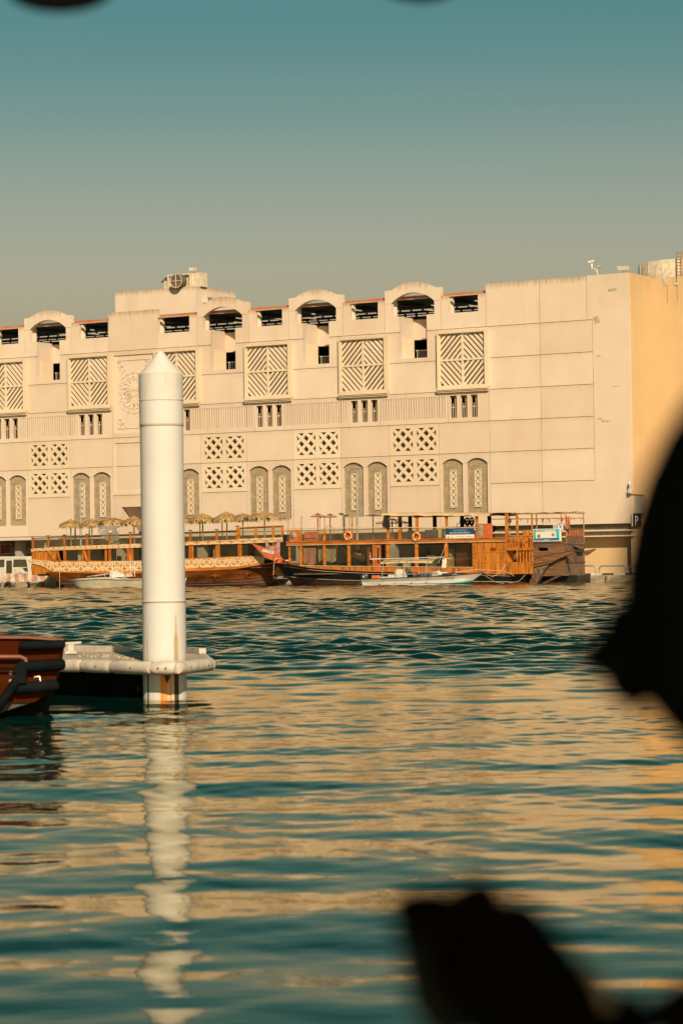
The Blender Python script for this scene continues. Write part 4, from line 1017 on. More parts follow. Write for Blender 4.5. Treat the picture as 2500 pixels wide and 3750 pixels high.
# bare umbrella frames
def frame_umbrella(px, pytop, wpx, y, label, drop=.28, m='rust', tassels=False):
    x, zt_ = Q(px, pytop, y); Rr = wpx / 2 / 42.
    t = thing('umbrella_frame', label, 'umbrella frame', (x, y, zt1), 'bare umbrella frames on the dark hulled dhow')
    part('pole', G().tube([(x, y, zt1), (x, y, zt_)], .06, 6), M[m], t)
    for k in range(8):
        a = k*math.pi/4 + .2; part('rib', G().bar((x, y, zt_), (x + Rr*math.cos(a), y + Rr*math.sin(a), zt_ - drop), .04), M[m], t)
    part('rim', G().tube([(x + Rr*math.cos(k*math.pi/4 + .2), y + Rr*math.sin(k*math.pi/4 + .2), zt_ - drop) for k in range(8)], .028, 4, True), M[m], t)
    if tassels:
        for k in range(10):
            a = k*math.pi/5; part('tassel', G().bar((x + Rr*math.cos(a), y + Rr*math.sin(a), zt_ - drop), (x + Rr*math.cos(a), y + Rr*math.sin(a), zt_ - drop - .3), .03), M['skin_l'], t)
frame_umbrella(1163, 1879.5, 52, -13.2, 'bare red umbrella frame, left of the two without canvas')
frame_umbrella(1208, 1881, 50, -13.2, 'bare red umbrella frame beside a thin red pole, right of the two')
frame_umbrella(1435, 1899, 118, -13.2, 'wide red umbrella frame with hanging tassels behind the black cloth', .36, 'rust', True)
frame_umbrella(1365, 1884.5, 54, -13.2, 'flat pale umbrella frame before the pierced windows', .08, 'oldwood')
for px, py, lb, mm in ((1103, 1893, 'thin dark red pole with a small lamp above the brown bow board', 'rust'), (1171, 1894, 'thin tan pole with a small lamp between the two umbrella frames', 'pole'), (1188, 1892, 'thin plain red pole left of the right umbrella frame', 'rust'), (1279, 1893, 'short rusty pole above the left lifebuoy', 'rust'), (1289, 1888, 'orange wooden pole above the left lifebuoy', 'post')):
    y = -13.4; x, z = Q(px, py, y); t = thing('deck_pole', lb, 'pole', (x, y, zt1), 'thin poles on the upper deck')
    part('pole', G().tube([(x, y, zt1), (x, y, z)], .028 if mm != 'post' else .06, 5), M[mm], t)
    if 'lamp' in lb: part('lamp', G().box(x, x + .12, y - .05, y + .05, z - .1, z + .02), M['grey'], t)
x, z = Q(1057, 1862, -14.0); t = thing('pennant_pole', 'furled faded pennant on a thin leaning pole at the bow', 'flag', (x, -14.0, 4.3))
part('pole', G().tube([(x - .1, -14.0, 4.3), (x, -14.0, z)], .022, 5), M['rust'], t); part('pennant', cloth(x - .16, x + .02, z - 1.0, z - .3, -14.0, 5, 8, .05, seed=4), M['shawl'], t)
x, z = Q(1100, 1963, yf + 1.2)
solo('wheel_hoop', G().tube([(bx(1205, -14.0) + .52*math.cos(a), -14.0, 4.35 + .52*math.sin(a)) for a in [i*math.pi/12 for i in range(24)]], .018, 4, True).bar((bx(1205, -14.0) - .3, -14.0, 4.0), (bx(1270, -14.0), -14.0, 3.75), .05), M['oldwood'], 'thin metal hoop with a slanting bar behind the rail glass', 'hoop', (bx(1205, -14.0), -14.0, 3.62))
g = G(); rows = []
for j in range(9):
    v = j / 8; rows.append([(lambda q: (q[0], yf - .2 + .05*math.sin(5*u), q[1]))(Q(1405 + 16*u - 7*v + 16*u*v, 1886 + 3*u + 40*v + 6*v*math.sin(3*u), yf - .2)) for u in [i/6 for i in range(7)]])
solo('black_cloth', g.grid(rows), M['blackcloth'], 'black cloth tied to the first canopy post', 'cloth', (bx(1410), yf - .2, 5))
# washing and shawl
solo('pink_cloth', cloth(bx(1116, yf + .4), bx(1163, yf + .4), 1.78, 3.22, yf + .05 - .0 + .12, 14, 10, .03, .08, 1, .15), M['pink'], 'pink cloth hung to dry behind the cabin glass', 'cloth', (bx(1140), yf + .2, 1.8), 'washing hung in the cabin')
solo('patterned_cloth', cloth(bx(1166, yf + .4), bx(1232, yf + .4), 2.0, 3.3, yf + .3, 16, 10, .05, .1, 2, .2), M['cloth2'], 'spotted grey and cream cloth right of the pink one', 'cloth', (bx(1200), yf + .3, 1.9), 'washing hung in the cabin')
g = G(); rows = []
for j in range(11):
    v = j / 10; row = []
    for i in range(15):
        u = i / 14; sag = 27 * 4*u*(1-u); q = Q(972 + 52*u, 1976 - 6*u + sag * (1 - .3*v) + v * (62 - sag*.3), ya - .15); row.append((q[0], ya - .15 + .05*math.sin(u*13 + v*2), q[1]))
    rows.append(row)
solo('purple_shawl', g.grid(rows), M['shawl'], 'purple edged shawl draped over the petal patterned bow rail', 'shawl', (-7, ya - .15, 3))
# ------------------------------------------------------------------ weathered brown dhow (right)
cy = -11.6
Cc = thing('weathered_dhow', 'weathered brown dhow with pipe pergola and cyan banner, moored behind the balcony stern', 'boat', (18, cy + 1.5, 0))
def cx_(px, y=cy): return Q(px, 2000, y)[0]
x0, x1 = cx_(1850), cx_(2073); dep = 3.0
part('hull', G().plate([(x0, -.5), (x1 + .6, -.5), (x1 + .6, .62), (x0, .62)], cy + .5, cy + dep - .2, back=True).box(x0 + .1, x1 + .55, cy + .52, cy + dep - .25, .5, .6), M['blackhull'], Cc)
part('side_wall', G().rect(x0, x1, .66, 3.02, cy, cy + .12, [[Q(a, b, cy) for a, b in ((1970,2007),(1974,2005),(2002,2005),(2006,2008),(2006,2029),(2002,2032),(1976,2032),(1972,2029))][::-1]]), M['oldwood2'], Cc)
for k in range(14):
    z = .75 + k * .165
    if 2.45 < z < 2.85: continue
    part('plank', G().box(cx_(1958), x1 - .02, cy - .015, cy + .01, z, z + .15), M['oldwood2'], Cc)
part('window_frame', G().tube([(*Q(a, b, cy)[:1], cy - .02, Q(a, b, cy)[1]) for a, b in ((1970,2007),(1974,2004.5),(2002,2004.5),(2006.5,2008),(2006.5,2029),(2002,2032.5),(1976,2032.5),(1971,2029))], .03, 5, True), M['oldwood'], Cc)
part('inner_room', G().box(x0 + .1, x1 - .1, cy + 1.4, cy + 1.5, .7, 3), M['dark'], Cc)
def xend(px): return cy + (px - 2073) / (47.3 * .535)
part('end_wall', G().box(x1 - .1, x1, cy + .02, cy + dep, .66, 3.0), M['panel'], Cc)
for a, b, z0, z1 in ((0.02, .98, .64, 1.62), (1.0, 1.98, .64, 1.62), (2.0, 2.98, .64, 1.62), (0.02, 1.0, 1.72, 2.98), (1.02, 1.9, 1.72, 2.98), (1.92, 2.98, 1.72, 2.55)):
    part('panel', G().box(x1, x1 + .04, cy + a, cy + b, z0, z1), M['panel'], Cc)
part('ledge', G().box(x1 - .02, x1 + .12, cy - .03, cy + dep, 1.62, 1.71), M['oldwood'], Cc)
part('hatch_hood', G().add([(x1, cy + .7, 2.98), (x1 + .02, cy + 2.0, 2.98), (x1 + .42, cy + 2.3, 2.74), (x1 + .42, cy + 1.3, 2.74), (x1 + .42, cy + 2.3, 2.66), (x1 + .42, cy + 1.3, 2.66)], [(0, 1, 2, 3), (3, 2, 4, 5)]), M['panel'], Cc)
part('hood_vent', G().box(x1 + .0, x1 + .38, cy + 1.35, cy + 2.2, 2.42, 2.65), M['dark'], Cc)
part('foot_plank', G().box(cx_(1985), x1 + .1, cy - .06, cy + .1, .60, .72), M['oldwood'], Cc)
part('corner_post', G().box(x1 - .06, x1 + .06, cy - .05, cy + .05, .6, 3.1), M['oldwood'], Cc)
yp2 = cy - .35
part('prow_plank', G().plate(pxp([(1953,2077),(1985,2070),(2015,2062),(2050,2044),(2085,2031),(2109,2019),(2080,2019),(2030,2029),(1995,2036),(1953,2049)], yp2), yp2 - .1, yp2 + .12, back=True), M['oldwood2'], Cc)
part('prow_edge', G().tube([(Q(a, b, yp2)[0], yp2 - .1, Q(a, b, yp2)[1]) for a, b in ((1953,2050),(1995,2037),(2030,2030),(2080,2020),(2109,2018))], .03, 4).tube([(Q(a, b, yp2)[0], yp2 - .12, Q(a, b, yp2)[1]) for a, b in ((1953,2066),(1985,2062),(2015,2056))], .035, 4), M['darkwood'], Cc)
part('stem_hull', G().plate(pxp([(1953,2080),(1985,2073),(2013,2065),(1990,2095),(1972,2125),(1960,2142),(1948,2142),(1948,2110)], yp2 + .1), yp2 + .02, yp2 + .4, back=True), M['panel'], Cc)
for a, b in ((1959,2084),(1968,2080),(1960,2090),(1961,2097),(1978,2085),(1982,2093),(1995,2076),(1986,2078),(1979,2098)):
    q = Q(a, b, yp2); part('stud', G().lathe([(0, -.02), (.035, -.01), (.035, .02)], (q[0], yp2 + .0, q[1]), 8, axis='y'), M['line'], Cc)
q = Q(1949, 2128, yp2); part('stem_foot', G().box(q[0] - .25, q[0] + .25, yp2 - .05, yp2 + .3, -.3, .45), M['antifoul'], Cc)
q0, q1 = Q(1988, 2138, cy - .2), Q(2048, 2108, cy - .2); part('strut', G().bar((q0[0], cy - .2, q0[1]), (q1[0], cy - .2, q1[1]), .16), M['antifoul'], Cc)
q0, q1 = Q(2147, 2026, cy + dep - .1), Q(2180, 2010, cy + dep - .1)
part('far_prow', G().plate([(q0[0] - .5, q0[1] - .12), (q0[0], q0[1] - .18), (q1[0], q1[1] - .04), (q1[0] - .03, q1[1] + .02), (q0[0], q0[1] + .22), (q0[0] - .5, q0[1] + .2)], cy + dep - .2, cy + dep, back=True), M['oldwood2'], Cc)
q0, q1 = Q(2078, 2036, cy - .4), Q(2094, 2065, cy - .4); part('hanging_plank', G().bar((q0[0], cy - .4, q0[1]), (q1[0], cy - .4, q1[1]), .16, .08), M['panel'], Cc)
# upper deck
part('upper_deck', G().box(x0, x1 + .1, cy - .05, cy + dep, 3.02, 3.14), M['oldwood'], Cc)
part('eave', G().box(cx_(1952), cx_(2068), cy - .12, cy, 3.16, 3.24), M['oldwood'], Cc)
part('bow_lattice', G().box(x1 - .02, x1 + .02, cy + .02, cy + dep, 3.14, 3.62), M['panel'], Cc)
for k in range(4):
    y0 = cy + .05 + k*.73; part('lattice_strip', G().bar((x1 + .03, y0, 3.18), (x1 + .03, y0 + .7, 3.58), .03).bar((x1 + .03, y0, 3.58), (x1 + .03, y0 + .7, 3.18), .03), M['oldwood'], Cc)
part('rail', G().tube([(x1, cy, 3.64), (x1, cy + dep, 3.66)], .04, 5).tube([(x1, cy, 4.24), (x1, cy + dep, 4.24)], .035, 5), M['oldwood'], Cc)
for k in range(19):
    y0 = cy + .1 + k * (dep - .15) / 19; part('baluster', G().box(x1 - .03, x1 + .03, y0, y0 + (.07 if k % 3 else .1), 3.66, 4.2 - (k % 4) * .02), M['oldwood2' if k % 3 else 'redwood'], Cc)
zt = 5.45
def pole(x, y, z0=3.1, z1=zt): part('pergola_post', G().tube([(x, y, z0), (x, y, z1)], .045, 6), M['pole'], Cc)
for px in (1866, 1947, 1964, 2072): pole(cx_(px), cy)
for px in (1900, 1990): pole(cx_(px), cy + dep)
pole(x1 + .05, cy + dep - .1)
xl = cx_(1800)
part('pergola_rail', G().tube([(xl, cy, zt + .10), (cx_(1950), cy, zt + .02), (x1, cy, zt - .0)], .05, 5).tube([(xl, cy + dep, zt + .12), (x1 + .1, cy + dep, zt + .1)], .05, 5).tube([(x1, cy, zt), (x1 + .25, cy + .8, zt + .02), (x1 + .45, cy + dep * .6, zt), (x1 + .1, cy + dep, zt + .1)], .045, 5).tube([(xl, cy, zt - .32), (x1, cy, zt - .38)], .03, 5).tube([(xl, cy + dep, zt - .3), (x1, cy + dep, zt - .35)], .03, 5), M['pole'], Cc)
part('awning', G().grid([[(xl + (x1 - xl)*u, cy + .2 + v*1.0, zt + .1 + .03*math.sin(u*30)) for v in (0, 1)] for u in [i/24 for i in range(25)]]), M['tan'], Cc)
for k in range(7): part('cross_pole', G().tube([(xl + .6 + k*.95, cy, zt + .05), (xl + .6 + k*.95, cy + dep, zt + .1)], .03, 5), M['pole'], Cc)
rr = random.Random(8)
for k in range(34):
    x = xl + 1.0 + (x1 - xl - .9) * rr.random(); y = cy + rr.choice([0, dep]); part('hanging_charm', G().bar((x, y, zt - .33), (x, y, zt - .33 - rr.uniform(.12, .45)), rr.uniform(.025, .05)), M[rr.choice(['skin_l', 'post', 'oldwood'])], Cc)
part('roof_hood', G().grid([[(cx_(1858) + (cx_(1920) - cx_(1858))*u, -13 + 1.2*v, 5.45 + .14*math.sin(math.pi*u)) for v in (0, 1)] for u in [i/10 for i in range(11)]]), M['blackcloth'], Cc)
# banner and air conditioner, flag, solar panel
t = thing('restaurant_banner', 'cyan bordered white banner with blue footer on the weathered dhow', 'banner', (cx_(2000), cy - .2, 3.2))
bl, br, zb_, zt_ = cx_(1953, cy - .2), cx_(2049, cy - .2), 3.30, 4.28
part('board', G().box(bl, br + .12, cy - .25, cy - .15, zb_, zt_), M['bannerwhite'], t)
part('border', G().plate([(bl + .04, zb_ + .06), (br - .02, zb_ + .06), (br - .02, zt_ - .05), (bl + .04, zt_ - .05)], cy - .256, cy - .25, [[(bl + .24, zb_ + .27), (br - .25, zb_ + .27), (br - .32, zt_ - .3), (br - .34, zt_ - .12), (bl + .24, zt_ - .12), (bl + .2, zt_ - .3)]]), M['cyan'], t)
part('footer', G().box(bl + .04, br - .03, cy - .262, cy - .257, zb_ + .07, zb_ + .25), M['inkblue'], t)
part('heading', text_g('FLOATING RESTAURANT', bl + .16, bl + 1.05, zt_ - .24, zt_ - .13, cy - .26), M['green'], t)
part('arabic_heading', text_g(arabic('مطعم عائم'), bl + 1.15, br - .35, zt_ - .26, zt_ - .12, cy - .26), M['hullgrey'], t)
part('footer_lettering', text_g('For Booking Contact', bl + .1, bl + .75, zb_ + .18, zb_ + .235, cy - .265).merge(text_g('www', bl + .9, br - .9, zb_ + .09, zb_ + .14, cy - .265)), M['inkwhite'], t)
part('emblem', G().lathe([(0, -.01), (.13, -.01)], (br - .55, cy - .255, zb_ + .5), 14, axis='y').lathe([(0, -.01), (.15, -.01)], (bl + .5, cy - .255, zb_ + .42), 14, axis='y'), M['gold'], t)
t = thing('air_conditioner', 'cream window air conditioner standing behind the cyan bordered banner', 'air conditioner', (cx_(2045), cy + .5, 4.2))
xa = cx_(2025, cy + .4); part('case', G().box(xa, xa + .85, cy + .4, cy + .9, 4.16, 4.66), M['white'], t)
for k in range(5): part('louvre', G().box(xa + .05, xa + .45, cy + .38, cy + .4, 4.24 + k*.075, 4.28 + k*.075), M['hullgrey'], t)
part('badge', G().lathe([(0, 0), (.07, 0)], (xa + .65, cy + .395, 4.42), 12, axis='y'), M['inkblue'], t)
xf = cx_(2074, cy - .1)
solo('national_flag', cloth(xf, xf + .32, 4.25, 5.2, cy - .15, 6, 8, .07, seed=6), M['redwood'], 'limp red and green flag on the corner post of the pergola', 'flag', (xf, cy - .15, 4.2))
part('green_stripe', cloth(xf + .24, xf + .36, 4.2, 4.75, cy - .17, 3, 6, .05, seed=9), M['green'], bpy.data.objects['national_flag'])
t = thing('solar_panel', 'grey solar panel tilted on top of the pergola corner', 'solar panel', (x1, cy + 1.5, zt))
q = Q(2118, 1878, cy + 1.8); part('panel', G().add([(q[0] - .45, cy + 1.4, q[1] + .10), (q[0] + .45, cy + 1.4, q[1] - .06), (q[0] + .45, cy + 2.2, q[1] + .0), (q[0] - .45, cy + 2.2, q[1] + .16)], [(0, 1, 2, 3)]), M['solar'], t)
part('stand', G().bar((q[0], cy + 1.8, q[1] + .05), (q[0] + .1, cy + 1.8, zt), .05), M['pole'], t)
xx = cx_(1925, -10.5)
for px, nm, lb in ((1792, 'hanging_plant', 'dark leafy plant hanging under the canopy near the brown air conditioner'),):
    q = Q(px, 1930, -10.4); g = G()
    for k in range(160):
        a = rr.uniform(0, 6.28); r = abs(rr.gauss(0, .35)); p = (q[0] + r*1.5*math.cos(a), -10.4 + r*math.sin(a), q[1] - .1 + rr.uniform(-.25, .3) * (1 - r))
        w = .06; g.add([(p[0] - w, p[1], p[2]), (p[0] + rr.uniform(-.05, .05), p[1] - .03, p[2] + .08), (p[0] + w, p[1], p[2] - .02), (p[0], p[1] + .03, p[2] - .08)], [(0, 1, 2, 3)])
    t = thing(nm, lb, 'plant', (q[0], -10.4, 4.3)); f = part('foliage', g, mat('dark_leaf', (.02, .03, .012), .7, .3, 8), t); f['kind'] = 'stuff'
    part('stem', G().tube([(q[0], -10.4, 3.6), (q[0], -10.4, q[1])], .04, 5), M['darkwood'], t)

# ------------------------------------------------------------------ white work boat with blue bolsters (front)
yD = -18.4; bD = .95; ycD = yD + bD
Dd = thing('work_boat', 'small white open boat with grey band, teal bottom and outboard engine', 'boat', (8, ycD, 0))
tops = [(1322,2120.5),(1400,2118.5),(1480,2115),(1560,2112),(1640,2109),(1700,2104),(1740,2099.5),(1772,2095)]
greys = [(1324,2133),(1400,2131),(1480,2128),(1560,2126),(1640,2121.5),(1700,2116),(1735,2111),(1758,2106)]
teals = [(1328,2150.5),(1400,2150),(1480,2147),(1560,2143),(1640,2136),(1690,2130),(1716,2127),(1730,2126)]
bots = [(1329,2152),(1400,2152),(1480,2151),(1560,2150),(1640,2149),(1685,2147),(1700,2146),(1703,2146)]
bms = [.86, .95, .95, .93, .84, .55, .28, .03]
def drow(pts, f):
    near = []; far = []
    for (px, py), b in zip(pts, bms):
        y = ycD - b * f; x, z = Q(px, py, y); near.append((x, y, z)); far.append((x, ycD + b * f, z))
    return near, far
LT, LG, LTE, LB = drow(tops, 1), drow(greys, .95), drow(teals, .86), drow(bots, .78)
LK = ([(x, ycD, -.35) for x, _, _ in LB[0]],) * 2
def dpart(nm, a, b, m):
    g = G().grid([a[0], b[0]]).grid([a[1], b[1]]); g.add([a[0][0], b[0][0], b[1][0], a[1][0]], [(0, 1, 2, 3)]); return part(nm, g, M[m], Dd)
dpart('grey_band', LT, LG, 'hullgrey'); dpart('hull', LG, LTE, 'hullwhite'); dpart('teal_bottom', LTE, LB, 'teal'); dpart('keel', LB, LK, 'teal')
part('rubbing_rail', G().tube([(p[0], p[1] - .015, p[2]) for p in LT[0]], .028, 5).tube(LT[1], .028, 5).tube([LT[0][0], LT[1][0]], .028, 5), M['dgrey'], Dd)
part('floor', G().grid([[(p[0], p[1] + .05, .18) for p in LT[0][:-1]], [(p[0], p[1] - .05, .18) for p in LT[1][:-1]]]), M['hullgrey'], Dd)
for nm, i in (('gunwale', 0),): part(nm, G().grid([[(p[0], p[1], p[2] + .01) for p in LT[0]], [(p[0], p[1] + .12, p[2] + .01) for p in LT[0]]]).grid([[(p[0], p[1], p[2] + .01) for p in LT[1]], [(p[0], p[1] - .12, p[2] + .01) for p in LT[1]]]), M['hullwhite'], Dd)
part('foredeck', G().grid([[(p[0], p[1], p[2] + .02) for p in LT[0][-4:]], [(p[0], p[1], p[2] + .02) for p in LT[1][-4:]]]), M['hullwhite'], Dd)
q = Q(1635, 2117, yD); part('number', text_g('D T 2036', Q(1632, 2117, yD)[0], Q(1662, 2117, yD)[0], q[1] - .05, q[1] + .07, yD + .085, up=.06), M['ink'], Dd)
for px in (1388, 1503): q = Q(px, 2140 - (px - 1388) * .03, yD); part('drain', G().lathe([(0, -.03), (.05, -.02), (.06, .03)], (q[0], yD + .06, q[1]), 8, axis='y'), M['dgrey'], Dd)
for px in (1444, 1559): q = Q(px, 2138 - (px - 1388) * .03, yD); part('fitting', G().box(q[0] - .06, q[0] + .06, yD + .03, yD + .1, q[1] - .015, q[1] + .015), M['cowl'], Dd)
def dz(px, py, y=None): y = ycD if y is None else y; a = Q(px, py, y); return (a[0], y, a[1])
# engine
e0 = dz(1335, 2110)
part('engine_cowl', G().grid([[(e0[0] + r*math.cos(a)*1.25 + (z - .2) * .25, ycD + r*.75*math.sin(a), e0[2] - .12 + z) for a in [k*math.pi/6 for k in range(12)]] for r, z in ((.05, -.16), (.22, -.14), (.27, 0), (.26, .18), (.18, .30), (.02, .33))], True, True), M['dgrey'], Dd)
part('engine_leg', G().bar((e0[0] - .1, ycD, e0[2] - .1), (e0[0] - .42, ycD, .02), .2, .3, (0, 1, 0)), M['dgrey'], Dd)
part('engine_foot', G().grid([[(e0[0] - .36 - .25*t + w*math.cos(a)*.9, ycD + w*math.sin(a), .22 - .2*t + w*.7*math.cos(a)) for a in [k*math.pi/4 for k in range(8)]] for t, w in ((0, .12), (.4, .2), (.8, .22), (1.1, .12))], True, True), M['cowl'], Dd)
part('engine_stripe', G().box(e0[0] - .02, e0[0] + .06, ycD - .225, ycD - .2, e0[2] - .1, e0[2] + .05), M['inkwhite'], Dd)
# console, seats, boxes
def dbox(nm, a, b, t_, bt, d0, d1, m, bev=0):
    x0, z1 = Q(a, t_, ycD); x1, z0 = Q(b, bt, ycD); return part(nm, G().plate([(x0, z0), (x1, z0), (x1 - bev*.3, z1 - bev), (x1 - bev, z1), (x0 + bev*.6, z1), (x0, z1 - bev)] if bev else [(x0, z0), (x1, z0), (x1, z1), (x0, z1)], ycD + d0, ycD + d1, back=True).add([(x0, ycD + d0, z1), (x1 - bev, ycD + d0, z1), (x1 - bev, ycD + d1, z1), (x0, ycD + d1, z1)], [(0, 1, 2, 3)]), M[m], Dd)
dbox('console', 1452, 1482, 2085, 2118, -.35, .35, 'white', .12)
dbox('seat', 1430, 1455, 2104, 2118, -.4, .4, 'white', .06)
dbox('locker', 1540, 1612, 2094, 2112, -.45, .3, 'hullgrey', .05)
dbox('fuel_tank', 1368, 1392, 2107, 2119, -.3, .1, 'orange', .05)
dbox('crate', 1395, 1418, 2112, 2120, -.3, .3, 'hullwhite')
g = G(); c0 = dz(1608, 2093)
rr2 = random.Random(3); 
part('white_bundle', G().grid([[(c0[0] + r*1.6*math.cos(a)*(1 + .15*math.sin(3*a)), ycD + r*.9*math.sin(a), c0[2] - .15 + z) for a in [k*math.pi/7 for k in range(14)]] for r, z in ((.42, -.1), (.40, .05), (.27, .17), (.03, .22))], True, True), M['white'], Dd)
for (a, b, c, d) in ((1497, 2102, 1580, 2101), (1618, 2104, 1664, 2098)):
    p, q = dz(a, b, yD + .25), dz(c, d, yD + .25); bo = part('bolster', G().tube([p, q], .085, 8), M['blue'], Dd)
    for t_ in ((.22, .30), (.44, .52)) if a < 1500 else ((.46, .58),):
        P, Q_ = Vector(p), Vector(q); part('red_strap', G().tube([P + (Q_-P)*t_[0], P + (Q_-P)*t_[1]], .09, 8), M['redflag'], bo)
p, q = dz(1487, 2083), dz(1528, 2112); part('rolled_mat', G().tube([p, q], .11, 8), M['blue'], Dd)
# awning frame
for k, px in enumerate((1402, 1452, 1482, 1560)):
    for yy, dx in ((yD + .2, 0), (yD + 1.7, 0)):
        top = Q(px + 8 if k < 4 else px, 2050, yy); base = Q(px - 3, 2118, yy)
        part('hoop', G().tube([(base[0], yy, base[1]), (base[0] + .02, yy, base[1] + .6), (base[0] + .12, yy, base[1] + 1.15), (base[0] + .3, yy + (.1 if yy < ycD else -.1), top[1] + .02)], .028, 6), M['stainless'], Dd)
for yy in (yD + .25, yD + 1.65):
    part('roof_rail', G().tube([(Q(1356, 2048.5, yy)[0], yy, Q(1356, 2048.5, yy)[1]), (Q(1626, 2040, yy)[0], yy, Q(1626, 2040, yy)[1])], .035, 6), M['white'], Dd)
for px in (1360, 1420, 1500, 1570, 1620): z = Q(px, 2046, yD + .25)[1]; x = Q(px, 2046, yD + .25)[0]; part('roof_bar', G().tube([(x, yD + .25, z), (x, yD + 1.65, z)], .025, 5), M['white'], Dd)
za, zb = Q(1405, 2055, yD + .9)[1], Q(1595, 2055, yD + .9)[1]
xa, xb = Q(1406, 2055, yD + .9)[0], Q(1594, 2055, yD + .9)[0]
part('awning', G().grid([[(xa + (xb-xa)*u, yD + .35 + 1.2*v, 1.84 + .16*math.sin(math.pi*v) + .06*math.sin(math.pi*u) - .12*(1 if v in (0, 1) else 0)) for v in (0, .12, .35, .5, .65, .88, 1)] for u in [i/12 for i in range(13)]]), M['tan'], Dd)
for px, py in ((1430, 2092), (1405, 2120)): pass
part('side_rail', G().tube([dz(1428, 2118, yD + .1), dz(1430, 2106, yD + .1), dz(1480, 2104, yD + .1), dz(1612, 2100, yD + .1), dz(1640, 2099, yD + .1)], .02, 5), M['stainless'], Dd)
for px in (1455, 1485, 1515, 1545, 1575, 1610): a, b = dz(px, 2103 - (px - 1430) * .02, yD + .1), dz(px, 2114 - (px - 1430) * .02, yD + .1); part('stanchion', G().tube([a, b], .018, 5), M['stainless'], Dd)
part('bow_rail', G().tube([dz(1665, 2103, yD + .5), dz(1670, 2097, yD + .5), dz(1720, 2090, yD + .75), dz(1758, 2085, ycD), dz(1768, 2094, ycD)], .02, 5), M['stainless'], Dd)
x, z = Q(1354, 2045, yD + .3)
t = thing('small_flag', 'small red flag on the roof rail of the white open boat', 'flag', (x, yD + .3, z))
part('staff', G().tube([(x, yD + .3, z - .1), (x + .02, yD + .3, z + .52)], .014, 5), M['white'], t); part('flag_cloth', G().add([(x + .02, yD + .3, z + .45), (x + .16, yD + .33, z + .05), (x + .02, yD + .3, z)], [(0, 1, 2)]), M['redflag'], t)
x, z = Q(1626, 2050, yD + .4)
solo('white_cloth', cloth(x - .15, x + .17, z - .62, z + .12, yD + .4, 8, 8, .09, seed=12), M['white'], 'crumpled white cloth hanging from the awning end of the open boat', 'cloth', (x, yD + .4, z))

# ------------------------------------------------------------------ ivory skiff (left)
yE = -14.6; bE = .95; ycE = yE + bE
Ee = thing('ivory_skiff', 'ivory open skiff with pointed bow, moored before the petal patterned dhow', 'boat', (-22, ycE, 0))
bms = [.03, .35, .62, .85, .95, .95, .95, .9]
tops = [(238,2122),(262,2121),(285,2119.5),(330,2116),(400,2113.5),(430,2120),(520,2119),(640,2118)]
mids = [(256,2127),(270,2127),(290,2126),(332,2123),(400,2121.5),(430,2124),(520,2123.5),(640,2123)]
bots = [(284,2148),(286,2149),(300,2152),(335,2153),(400,2153),(430,2153),(520,2153),(640,2152)]
def erow(pts, f):
    near = []; far = []
    for (px, py), b in zip(pts, bms):
        y = ycE - b * f; x, z = Q(px, py, y); near.append((x, y, z)); far.append((x, ycE + b * f, z))
    return near, far
LT, LG, LB = erow(tops, 1), erow(mids, .95), erow(bots, .72); LK = ([(x, ycE, -.3) for x, _, _ in LB[0]],) * 2
def epart(nm, a, b, m):
    g = G().grid([a[0], b[0]]).grid([a[1], b[1]]); g.add([a[0][-1], b[0][-1], b[1][-1], a[1][-1]], [(0, 1, 2, 3)]); return part(nm, g, M[m], Ee)
epart('topside', LT, LG, 'hullwhite'); epart('hull', LG, LB, 'ivory'); epart('keel', LB, LK, 'blackhull')
part('rubbing_rail', G().tube([(p[0], p[1] - .01, p[2]) for p in LG[0]], .025, 5), M['dgrey'], Ee)
part('deck', G().grid([[(p[0], p[1], p[2]) for p in LT[0]], [(p[0], p[1], p[2]) for p in LT[1]]], False), M['hullwhite'], Ee)
def ez(px, py, y=ycE): a = Q(px, py, y); return (a[0], y, a[1])
x0, z1 = Q(411, 2090, ycE); x1, z0 = Q(452, 2113, ycE)
part('console', G().plate([(x0, z0), (x1, z0), (x1 - .25, z1 - .12), (x1 - .45, z1), (x0 + .05, z1)], ycE - .35, ycE + .35, back=True).add([(x0 + .05, ycE - .35, z1), (x1 - .45, ycE - .35, z1), (x1 - .45, ycE + .35, z1), (x0 + .05, ycE + .35, z1)], [(0, 1, 2, 3)]), M['white'], Ee)
x, z = Q(472, 2112, ycE); part('seat', G().lathe([(0, .34), (.18, .33), (.34, .2), (.4, 0)], (x, ycE, z), 14), M['skin_l'], Ee)
part('windscreen', G().add([(x1 - .4, ycE - .3, z1 + .02), (x1 - .05, ycE - .3, z0 + .3), (x1 - .05, ycE + .3, z0 + .3), (x1 - .4, ycE + .3, z1 + .02)], [(0, 1, 2, 3)]), M['clear'], Ee)
for px in (478, 494): part('frame_post', G().tube([ez(px, 2112, yE + .4), ez(px, 2057, yE + .4)], .03, 6), M['white'], Ee)
for py in (2058, 2068, 2080, 2095): part('rung', G().tube([ez(478, py, yE + .4), ez(494, py, yE + .4)], .022, 5), M['white'], Ee)
for px in (411, 525): part('frame_post', G().tube([ez(px, 2112, yE + .4), ez(px + 2, 2057, yE + .4)], .025, 6), M['white'], Ee)
part('frame_top', G().tube([ez(395, 2058, yE + .4), ez(411, 2056.5, yE + .4), ez(600, 2055, yE + .4)], .03, 6), M['white'], Ee)
part('bow_rail', G().tube([ez(320, 2112, yE + .3), ez(396, 2100, yE + .3)], .02, 5).tube([ez(345, 2110, yE + .3), ez(410, 2100, yE + .3)], .02, 5).tube([ez(383, 2102, yE + .3), ez(386, 2112, yE + .3)], .02, 5), M['white'], Ee)

